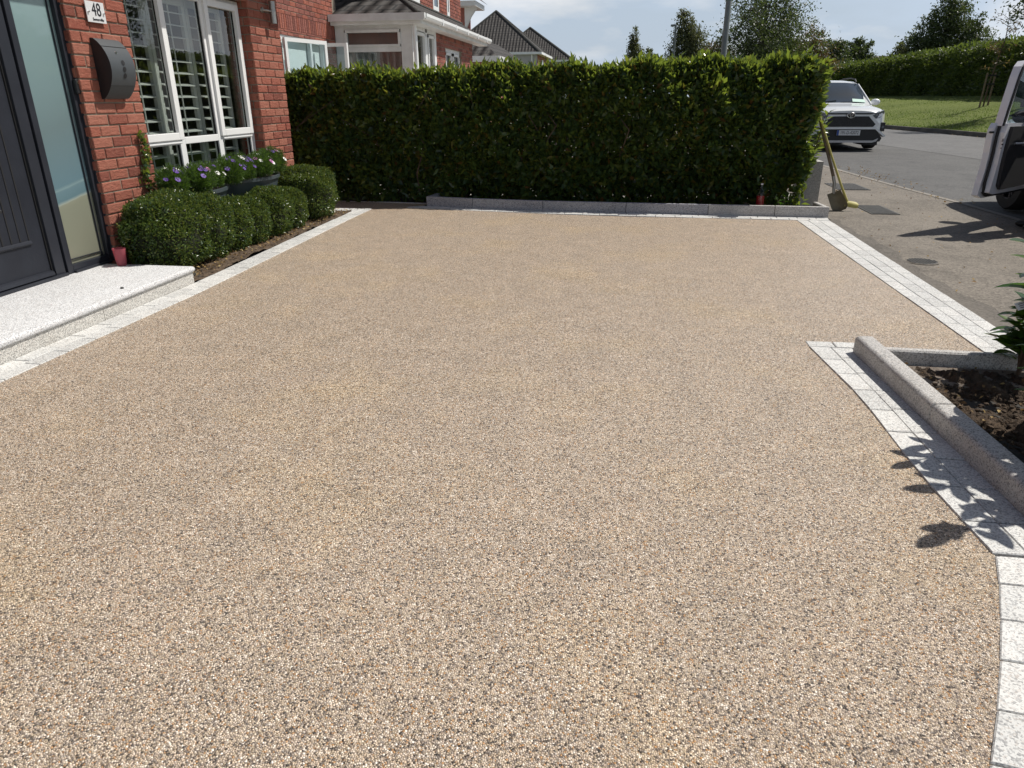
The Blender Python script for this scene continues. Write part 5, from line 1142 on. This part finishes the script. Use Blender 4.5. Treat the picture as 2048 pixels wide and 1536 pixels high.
MB().tube([(-3.80, 13.36, 0), (-3.80, 13.36, 2.45)], .034, 12).build('downpipe', M['upvc'], nb_, smooth=50)
b = MB(); brickwall(b, (X2, 0, 0), (0, 1, 0), (1, 0, 0), 15.10, 18.55, 1.0, 2.45, mod=.2067, seed=14, holes=((15.85, 17.35, .9, 2.20),)); b.build('side_wall', M['brick2'], nb_)
b = MB(); b.box(X2 - .4, X2 - .008, 15.1, 15.85, 0, 2.45); b.box(X2 - .4, X2 - .008, 17.35, 18.54, 0, 2.45); b.box(X2 - .4, X2 - .008, 15.85, 17.35, 2.2, 2.45); b.box(X2 - .4, X2 - .008, 15.85, 17.35, 0, .95); b.box(-5.2, X2 - .4, 15.2, 18.5, 0, 2.45); b.build('mortar_core', M['mortar'], nb_)
b = MB(); xx = X2 - .05
for y0, y1, z0, z1 in ((15.85, 15.92, .95, 2.2), (17.28, 17.35, .95, 2.2), (15.92, 17.28, 2.13, 2.2), (16.52, 16.62, .95, 2.13), (15.92, 17.28, .95, 1.02)): b.box(xx - .05, xx, y0, y1, z0, z1)
for y0, y1 in ((15.95, 16.5), (16.66, 17.25)):
    b.box(xx - .01, xx + .025, y0, y0 + .05, 1.02, 2.12); b.box(xx - .01, xx + .025, y1 - .05, y1, 1.02, 2.12); b.box(xx - .01, xx + .025, y0, y1, 2.07, 2.12)
w2 = b.build('window', M['upvc'], nb_)
MB().quad((xx - .03, 15.92, 1), (xx - .03, 17.28, 1), (xx - .03, 17.28, 2.13), (xx - .03, 15.92, 2.13)).build('pane', M['car_glass'], w2, fixn=False)
# lean-to roof, gutters, fascia
ez = 2.575
b = MB(); A_ = (-5.45, 13.27, ez); B_ = (-3.68, 13.27, ez); C_ = (-4.45, 14.55, 3.02); D_ = (-3.68, 19.35, ez); E_ = (-4.45, 20.1, 3.0); G_ = (-5.9, 14.55, 3.02)
b.roofq([A_, B_, C_, G_]); b.roofq([B_, D_, E_, C_]); b.roofq([D_, (-5.4, 19.35, ez), (-5.4, 20.1, 3.0), E_]); b.build('lean_to_roof', M['roof'], nb_)
b = MB(); b.tube([B_, Vector(B_).lerp(Vector(C_), 1)], .045, 8); b.tube([Vector((-4.45, 14.55, 3.03)), Vector((-4.45, 20.1, 3.01))], .03, 6); b.build('ridge_tile', m_mottle('mossy_ridge', (.03, .03, .026), (.09, .088, .08), 18, .95, 1, 40), nb_, smooth=50)
b = MB(); b.box(-5.29, -3.66, 13.235, 13.26, 2.42, 2.565); b.box(-3.672, -3.645, 13.26, 19.33, 2.42, 2.565); b.box(-5.29, -3.675, 13.26, 13.42, 2.42, 2.44); b.box(-3.87, -3.675, 13.42, 19.3, 2.42, 2.44)
b.prism([(-5.29, 2.47), (-3.59, 2.47), (-3.56, 2.50), (-3.56, 2.585), (-5.29, 2.585)], 'y', 13.15, 13.23)
b.build('fascia', M['upvc_dirty'], nb_, bevel=.006)
b = MB(); b.prism([(-3.64, 2.50), (-3.60, 2.478), (-3.56, 2.49), (-3.54, 2.53), (-3.54, 2.575), (-3.56, 2.58), (-3.64, 2.58)], 'y', 13.24, 19.40)
for y in (14.4, 15.5, 16.6, 17.7, 18.8): b.box(-3.642, -3.534, y - .03, y + .03, 2.474, 2.584)
b.build('gutter', M['upvc'], nb_, bevel=.004)
# upper storey
b = MB(); XU = -4.45; brickwall(b, (XU, 0, 0), (0, 1, 0), (1, 0, 0), 14.55, 20.0, 2.9, 4.6, mod=.2067, seed=15, holes=((14.9, 16.1, 3.05, 4.4), (17.2, 17.7, 3.0, 4.4), (18.5, 18.75, 3.0, 4.6))); b.build('upper_wall', M['brick2'], nb_)
MB().box(-6.8, XU - .01, 14.56, 19.99, 2.4, 4.6).build('upper_core', M['mortar'], nb_)
for (y0, y1) in ((14.9, 16.1), (17.2, 17.7), (18.5, 18.75)):
    b = MB(); b.box(XU - .009, XU + .01, y0, y0 + .08, 3.05, 4.4); b.box(XU - .009, XU + .01, y1 - .08, y1, 3.05, 4.4); b.box(XU - .009, XU + .01, y0 + .08, y1 - .08, 3.05, 3.13); q = b.build('upper_window', M['upvc'], nb_)
    MB().box(XU - .0095, XU - .004, y0 + .08, y1 - .08, 3.13, 4.4).build('pane', M['car_glass'], q)
b = MB(); b.roofq([(-4.1, 14.2, 4.62), (-4.1, 20.4, 4.62), (-7, 20.4, 6.2), (-7, 14.2, 6.2)]); b.build('main_roof', M['roof'], nb_)

# next house: porch roof and first-floor corner seen past it
h3 = empty('next_house', (-5.2, 27, 0), 'third house along, only its low dark porch roof and upper corner showing', 'house')
b = MB(); b.roofq([(-6.4, 23.9, 2.42), (-4.18, 23.9, 2.42), (-5.0, 25.6, 3.0), (-6.4, 25.6, 3.0)]); b.roofq([(-4.18, 23.9, 2.42), (-3.95, 28.2, 2.42), (-4.9, 28.2, 3.0), (-5.0, 25.6, 3.0)]); b.build('porch_roof', M['roof'], h3)
b = MB(); b.box(-6.4, -4.15, 23.86, 23.92, 2.27, 2.44); b.box(-4.18, -4.12, 23.92, 28.2, 2.27, 2.44); b.tube([(-4.15, 24.0, 2.30), (-4.05, 24.0, 2.15), (-3.95, 24.1, 0)], .035, 6); b.build('fascia', M['upvc_dirty'], h3)
MB().box(-6.4, -4.5, 24.2, 28, 0, 2.3).build('porch_wall', M['brick2'], h3)
MB().box(-7.4, -5.35, 24.6, 25.5, 2.4, 4.0).build('upper_wall', M['brick2'], h3)
b = MB(); b.box(-7.4, -4.90, 24.1, 25.6, 3.86, 4.00); b.prism([(-5.35, 3.30), (-5.30, 3.30), (-5.15, 3.60), (-4.95, 3.86), (-5.35, 3.86)], 'y', 24.6, 24.72); b.build('soffit', M['upvc_dirty'], h3)
b = MB(); b.roofq([(-7.4, 24.0, 4.03), (-4.8, 24.0, 4.03), (-6.4, 25.69, 5.2), (-7.4, 25.69, 5.2)]); b.roofq([(-4.8, 24.0, 4.03), (-4.8, 25.7, 4.03), (-6.4, 25.7, 5.2), (-6.4, 25.69, 5.2)]); b.build('roof', M['roof'], h3)

def hip_house(name, x0, x1, y0, y1, eave, apex, label, wallm, win=True, tilt=0):
    e = empty(name, ((x0 + x1) / 2, (y0 + y1) / 2, 0), label, 'house'); ov = .35
    MB().box(x0, x1, y0, y1, 0, eave - .12).build('wall', wallm, e)
    MB().quad((x1 + .01, y0 + .02, 0), (x1 + .01, y1 - .02, 0), (x1 + .01, y1 - .02, eave - .13), (x1 + .01, y0 + .02, eave - .13)).build('brick_front', M['brick2'], e)
    b = MB(); a, b_, c, d = (x0 - ov, y0 - ov, eave), (x1 + ov, y0 - ov, eave), (x1 + ov, y1 + ov, eave), (x0 - ov, y1 + ov, eave); p = apex
    b.roofq([a, b_, p]); b.roofq([b_, c, p]); b.roofq([c, d, p]); b.roofq([d, a, p]); ro = b.build('roof', M['roof'], e)
    MB().tube([b_, p], .10, 6).tube([a, p], .10, 6).tube([c, p], .10, 6).build('ridge_tile', m_mottle('ridge_' + name, (.05, .05, .046), (.09, .088, .08), 5, .9, .3, 20), ro)
    MB().box(x0 - ov, x1 + ov + .12, y0 - ov - .12, y0 - ov, eave - .16, eave + .04).box(x1 + ov, x1 + ov + .12, y0 - ov, y1 + ov, eave - .16, eave + .04).build('gutter', M['upvc'], e)
    MB().box(x0 - ov, x1 + ov, y0 - ov, y0, eave - .17, eave - .13).box(x1, x1 + ov, y0, y1 + ov, eave - .17, eave - .13).build('soffit', M['upvc_dirty'], e)
    MB().tube([(x1 - .5, y0 - .1, 0), (x1 - .5, y0 - .1, eave - .1)], .07, 8).build('downpipe', M['upvc'], e)
    b = MB(); b.box(x1 + .0, x1 + .06, y0 + 3.0, y0 + 4.4, eave - 1.5, eave - .5); q = b.build('window', M['upvc'], e)
    MB().box(x1 + .06, x1 + .07, y0 + 3.12, y0 + 3.64, eave - 1.4, eave - .6).box(x1 + .06, x1 + .07, y0 + 3.76, y0 + 4.28, eave - 1.4, eave - .6).build('pane', M['car_glass'], q)
    return e
hip_house('hipped_house', -17.5, -8.9, 72.2, 81.0, 5.1, (-13.4, 76.0, 9.0), 'far pale house with large dark pyramid roof just above the hedge', M['render'])
hip_house('far_hipped_house', -17.0, -7.4, 92.5, 99.5, 5.3, (-12.8, 96.5, 9.2), 'farther house whose dark hipped roof shows behind the larger pyramid roof', M['render'])

# ------------------------------------------------------------------ FAR KERB, LAWN BANK, FAR HEDGE
kp = [(11.7, -20), (11.6, 8), (11.4, 16), (11.0, 25), (10.6, 28.5), (9.8, 34), (8.4, 41), (4, 50), (-3, 62)]
b = MB()
for a, c in zip(kp, kp[1:]):
    b.add([(a[0], a[1], -.05), (c[0], c[1], -.05), (c[0], c[1], .13), (a[0], a[1], .13), (a[0] + .16, a[1], .13), (c[0] + .16, c[1], .13)], [(0, 1, 2, 3), (3, 2, 5, 4)])
o = b.build('roadside_kerb', M['kerb_far'], fixn=False); o['kind'] = 'structure'
def lawn():
    ny, nx = 160, 60; V = []
    kx = np.interp(np.linspace(-20, 110, ny), [p[1] for p in kp] + [110], [p[0] + .16 for p in kp] + [-20])
    for j, y in enumerate(np.linspace(-20, 110, ny)):
        for i in range(nx):
            t = i / (nx - 1); xe = 18.5; x = kx[j] + (xe - kx[j]) * t if i < nx - 1 else 90
            s = min(1, max(0, (x - kx[j]) / max(.1, 16.4 - kx[j]))); V.append((x, y, .125 + 1.05 * (s ** 1.1) + .03 * math.sin(x * 1.3 + y * .5) * math.sin(y * .31) * (s > .03)))
    i = (np.arange(ny - 1)[:, None] * nx + np.arange(nx - 1)[None]).ravel(); F = np.stack([i, i + 1, i + 1 + nx, i + nx], 1)
    o = pmesh('lawn', np.array(V), F, M['lawn'], smooth=True); o['kind'] = 'structure'
    # tufts of grass along and over the bank
    r = np.random.default_rng(81); n = 26000; y = 18 + 40 * r.random(n) ** 1.3; k = np.interp(y, [p[1] for p in kp], [p[0] + .16 for p in kp]); s = r.random(n) ** 1.5; x = k + (16.4 - k) * s; z = .125 + 1.05 * s ** 1.1
    D = r.normal(size=(n, 3)) * .5 + np.array([0, 0, 1.]); V, F = leafcloud(np.stack([x, y, z - .01], 1), D, r.uniform(.03, .065, n), r.uniform(.015, .035, n), .1)
    tag(pmesh('grass_tufts', V, F, m_leaf('grass_blade', [(0, (.085, .12, .02)), (.6, (.14, .175, .035)), (1, (.22, .23, .07))], .6, .3)), 'short sunlit grass covering the bank across the road', 'grass', kind='stuff')
lawn()
def far_hedge():
    e = empty('far_hedge', (17.5, 50, 1.1), 'long tall evergreen hedge at the top of the grass bank', 'hedge'); r = np.random.default_rng(91)
    def top(y): return 3.33 + .05 * np.sin(y * .9) + .05 * np.sin(y * 2.3 + 1)
    Ps = []; Ds = []
    n = 42000; y = 18 + 66 * r.random(n); z = 1.12 + r.random(n) * (top(y) - 1.12); x = 16.75 + .12 * np.sin(y * 1.3 + z * 2) + np.abs(r.normal(size=n)) * .12 - .15 * (z > 2.9); Ps.append(np.stack([x, y, z], 1)); Ds.append(np.tile([-1., 0, .2], (n, 1)))
    n = 24000; y = 18 + 66 * r.random(n); x = 16.6 + 1.9 * r.random(n); z = top(y) + .10 * np.minimum(1, (x - 16.6)) + r.normal(size=n) * .07 + (r.random(n) < .1) * .15; Ps.append(np.stack([x, y, z], 1)); Ds.append(np.tile([-.2, 0, 1.2], (n, 1)))
    n = 7000; y = 84 - np.abs(r.normal(size=n)) * .2; x = 16.7 + 1.8 * r.random(n); z = 1.1 + 2.2 * r.random(n); Ps.append(np.stack([x, y, z], 1)); Ds.append(np.tile([0., 1, .2], (n, 1)))
    P = np.concatenate(Ps); D = np.concatenate(Ds) + r.normal(size=P.shape) * .7; V, F = leafcloud(P, D, r.uniform(.12, .24, len(P)), r.uniform(.07, .13, len(P)), .15); pmesh('foliage', V, F, M['far_leaf'], e)
    MB().box(16.95, 18.3, 18, 83.7, .9, 3.18).build('hedge_core', M['box_core'], e)
far_hedge()
# ------------------------------------------------------------------ TREES
def tree(name, base, H, blobs, nleaf, ls, mt, label, seed, tr=.14, droop=0.0, cat='tree', group=None, bark='bark', fine=0, twigs=3):
    r = np.random.default_rng(seed); e = empty(name, base, label, cat, group); bx_, by_, bz_ = base; b = MB()
    top = Vector((bx_ + r.normal() * .02 * H, by_, bz_ + H * .86)); K = 7
    tp = [Vector(base).lerp(top, k / K) + Vector((r.normal() * .012 * H, r.normal() * .012 * H, 0)) * (0 < k < K) for k in range(K + 1)]; tp[0].z -= .1
    b.tube(tp, [tr * (1 - .85 * k / K) for k in range(K + 1)], 8); b.build('trunk', M[bark], e, smooth=60)
    br = MB(); P = []; D = []; tot = sum(bl[3] * bl[4] * bl[5] for bl in blobs)
    for (cx_, cy_, cz_, rx, ry, rz) in blobs:
        c = Vector((bx_ + cx_, by_ + cy_, bz_ + cz_)); t = min(.95, max(.15, (cz_ - .25 * H * .3 - rz * .3) / H)); a = tp[0].lerp(tp[-1], t)
        br.tube([a, a.lerp(c, .5) + Vector((0, 0, .04 * H)), c], [tr * .4 * (1 - t * .5), tr * .22, tr * .08], 6)
        for _ in range(twigs):
            q = c + Vector(unit(1)[0] * np.array([rx, ry, rz]) * .85); br.tube([c, c.lerp(q, .6) + Vector((0, 0, .05)), q], [tr * .10, tr * .06, tr * .03], 4)
        n = max(40, int(1.5 * nleaf * rx * ry * rz / tot)); nc = max(5, n // 26)
        cc = unit(nc) * (r.random((nc, 1)) ** .42) * np.array([rx, ry, rz]) + np.array(c)
        k = r.integers(nc, size=n); sz = .20 * min(rx, ry, rz) + .08 * max(rx, rz)
        p = cc[k] + r.normal(size=(n, 3)) * sz * np.array([1, 1, .8 + droop]) * r.uniform(.4, 1, (n, 1)); P.append(p); D.append(unit(n) + np.array([0, 0, .2 - droop * 2]))
    br.build('branches', M[bark], e); P = np.concatenate(P); D = np.concatenate(D); V, F = leafcloud(P, D, r.uniform(*ls, len(P)), r.uniform(*ls, len(P)) * .55, .15); pmesh('crown', V, F, M[mt], e); return e
TG = 'trees on the skyline beyond the hedges'
def crown(H, w_, lo, n, seed, taper=.6, jit=.25):
    r = random.Random(seed); out = []
    for k in range(n):
        t = (k + .5) / n; z = lo + (H - lo) * t; ww = w_ * (1 - taper * abs(t - .35) ** 1.2 * 1.6); a = r.uniform(0, 6.28); d = ww * r.uniform(0, .65) ; s = ww * r.uniform(.32, .5) + .1
        out.append((math.cos(a) * d, math.sin(a) * d, z - s * .2, s, s, s * r.uniform(.75, 1.1)))
    return out
tree('birch_tree', (-.1, 79, 0), 7.9, [(0.1, 0, 7.0, .35, .4, .8), (.0, 0, 6.2, .55, .5, .9), (.25, 0, 5.4, .75, .7, 1.0), (.1, 0, 4.4, .9, .9, 1.0), (.2, 0, 3.2, .9, .9, 1.0)], 3800, (.13, .26), 'birch_leaf', 'slim wispy birch tree standing alone beyond the long laurel hedge', 101, .10, .35, group=TG)
tree('bushy_tree', (1.7, 78, 0), 5.9, crown(5.7, 1.2, 2.5, 7, 2), 2600, (.14, .26), 'birch_leaf', 'low loose bush beside the slim birch', 102, .08, .1, group=TG)
tree('weeping_birch', (5.3, 80, 0), 9.6, [(-.7, 0, 8.7, .7, .6, .8), (-.4, 0, 7.9, 1.0, .9, 1.0), (-.2, 0, 6.9, 1.5, 1.3, 1.1), (.9, 0, 6.3, 1.2, 1.1, 1.2), (-.6, 0, 5.6, 1.4, 1.3, 1.2), (.6, 0, 4.6, 1.8, 1.5, 1.2), (-.8, 0, 4.2, 1.4, 1.4, 1.2), (.3, 0, 3.0, 1.8, 1.6, 1.2)], 11000, (.14, .28), 'birch_leaf', 'taller drooping birch between the two lamp posts', 103, .16, .5, group=TG)
tree('ornamental_cherry', (8.2, 53, .2), 8.0, crown(8.0, 4.3, 1.8, 40, 5, .60), 21000, (.10, .20), 'tree_leaf', 'wide sparse tree with upright open crown behind the hedge end', 104, .16, .05, group=TG, twigs=5)
tree('bronze_tree', (5.8, 56, .2), 5.2, crown(5.0, 1.7, 2.0, 10, 8), 3600, (.10, .20), 'brown_leaf', 'small bronze-leaved tree behind the near lamp post', 105, .1, .1, group=TG)
tree('spreading_tree', (12.2, 57, .2), 5.2, crown(5.2, 2.8, 1.6, 22, 9), 9500, (.10, .20), 'brown_leaf', 'low spreading brownish tree left of the white car', 106, .12, .05, group=TG)
tree('dark_round_tree', (24.0, 90, 0), 7.2, crown(7.0, 2.7, 2.0, 18, 12), 11000, (.16, .32), 'tree_leaf', 'dark round-headed tree on the skyline above the far hedge', 107, .18, .0, group=TG)
tree('dark_bush_tree', (20.5, 86, 0), 6.6, crown(6.6, 3.4, 1.5, 20, 13), 12000, (.16, .32), 'tree_leaf', 'broad dark bushy tree just right of the near hedge end', 108, .18, .0, group=TG)
tree('hedgerow_tree', (16.2, 84, 0), 6.4, crown(6.2, 3.6, 1.5, 20, 14), 12000, (.16, .32), 'tree_leaf', 'low dark tree filling the skyline behind the wide sparse tree', 109, .18, .0, group=TG)
tree('tall_dark_tree', (26.0, 72, .5), 9.3, [(.2, 0, 8.9, .6, .7, .7), (.0, 0, 8.1, 1.1, 1, .8), (.3, 0, 7.1, 1.7, 1.5, .9), (-.7, 0, 6.2, 1.6, 1.4, .9), (1.1, 0, 5.9, 1.3, 1.4, .8), (2.2, 0, 6.3, .9, 1, .8), (2.6, 0, 5.2, 1.5, 1.4, 1), (-1.7, 0, 4.9, 1.7, 1.5, .9), (.3, 0, 4.8, 2.1, 1.6, 1.1), (-2.2, 0, 3.6, 1.8, 1.6, 1), (0, 0, 3.4, 2.6, 2, 1), (2.6, 0, 3.6, 1.9, 1.8, 1.1)], 19000, (.12, .26), 'tree_leaf', 'tallest dark evergreen tree rising behind the far hedge', 110, .22, .0, group=TG)
tree('olive_tree', (22.4, 71, .5), 4.9, crown(4.7, 1.9, 1.6, 12, 16), 4800, (.12, .24), 'birch_leaf', 'lighter olive-green tree at the left foot of the tallest dark tree', 111, .14, .0, group=TG)
tree('overhanging_tree', (14.25, 30.6, .9), 6.4, crown(6.2, 1.9, 3.3, 14, 17, .4), 2600, (.08, .15), 'tree_leaf', 'tree reaching leafy twigs into the top right corner', 112, .12, .1, group=TG)
tree('garden_tree', (20.0, 35.5, .9), 7.2, crown(6.4, 2.2, 1.4, 20, 18, .6), 9000, (.10, .20), 'tree_leaf', 'dark bank tree on the grass out of view to the right', 113, .16, .2, group=TG)
tree('garden_tree', (20.5, 30.5, .9), 7.8, crown(7.2, 2.2, 1.6, 20, 19, .6), 8000, (.10, .20), 'tree_leaf', 'second dark bank tree out of view to the right, nearer', 114, .16, .2, group=TG)
# sapling with stakes
e = empty('staked_sapling', (14.1, 33.6, .62), 'thin young tree tied between two wooden stakes on the grass bank', 'tree')
b = MB(); b.tube([(14.13, 33.6, .55), (14.16, 33.6, 1.6), (14.30, 33.6, 2.6), (14.40, 33.6, 3.3), (14.36, 33.6, 4.0), (14.22, 33.6, 4.5)], [.035, .03, .024, .018, .012, .006], 8); b.build('trunk', M['stem'], e, smooth=60)
b = MB(); r = np.random.default_rng(5); P = []
for k in range(26):
    z = r.uniform(2.2, 4.4); x = 14.25 + .1 * (z - 2.2); a = r.uniform(0, 6.28); L = r.uniform(.35, .9); up = r.uniform(-.05, .7)
    q = [Vector((x, 33.6, z)), Vector((x + math.cos(a) * L * .5, 33.6 + math.sin(a) * L * .5, z + up * .6 * L)), Vector((x + math.cos(a) * L, 33.6 + math.sin(a) * L, z + up * L - .08))]; b.tube(q, [.010, .007, .003], 5)
    for t in np.linspace(.3, 1, 9): p = q[0].lerp(q[2], t); P.append((p.x + r.normal() * .04, p.y + r.normal() * .04, p.z + r.normal() * .04 + .03))
b.build('branches', M['stem'], e); P = np.array(P); V, F = leafcloud(P, r.normal(size=P.shape) + np.array([0, 0, -.6]), r.uniform(.09, .17, len(P)), r.uniform(.03, .06, len(P))); pmesh('crown', V, F, M['brown_leaf'], e)
for x, y in ((13.95, 33.5), (14.33, 33.7)): MB().tube([(x, y, .45), (x + .04, y, 2.05)], .038, 8).build('stake', M['wood'], e, smooth=60)
for z in (1.92, 1.60): MB().box(13.97, 14.37, 33.56, 33.60, z, z + .06).build('tie', M['rubber'], e)

# ------------------------------------------------------------------ LAMP POSTS
e = empty('lamp_post', (2.13, 19.5, 0), 'near grey lamp post with a green band rising behind the hedge', 'lamp post', 'street lamp posts')
MB().tube([(2.13, 19.5, 0), (2.13, 19.5, 1.4), (2.14, 19.5, 1.42), (2.15, 19.5, 6.0)], [.09, .09, .075, .058], 16).build('pole', M['galv'], e, smooth=40)
MB().tube([(2.141, 19.5, 3.33), (2.141, 19.5, 3.47)], .0735, 16).build('band', M['green_band'], e, smooth=40)
MB().tube([(2.15, 19.5, 6.0), (2.3, 19.4, 6.15), (2.8, 19.1, 6.25)], .04, 8).box(2.7, 3.3, 18.95, 19.2, 6.2, 6.3, 0, .03).build('lamp_head', M['galv'], e, smooth=40)
e = empty('lamp_post', (2.8, 57, 0), 'far thin lamp post with small lantern left of the drooping birch', 'lamp post', 'street lamp posts')
MB().tube([(2.8, 57, 0), (2.8, 57, 5.85)], [.10, .06], 10).build('pole', M['galv'], e, smooth=40)
MB().box(2.45, 2.86, 56.85, 57.15, 5.82, 5.95, 0, .03).build('lamp_head', M['galv'], e)
# far roofs on the skyline
e = empty('distant_bungalow', (34, 110, 0), 'distant low roof showing between the trees on the skyline', 'house')
MB().box(28, 44, 108, 116, 0, 4.2).build('wall', M['render'], e); b = MB(); b.roofq([(27.5, 107.5, 4.2), (44.5, 107.5, 4.2), (42, 112, 6.2), (30, 112, 6.2)]); b.roofq([(44.5, 107.5, 4.2), (44.5, 116.5, 4.2), (42, 112, 6.2)]); b.roofq([(27.5, 116.5, 4.2), (27.5, 107.5, 4.2), (30, 112, 6.2)]); b.build('roof', M['roof'], e)
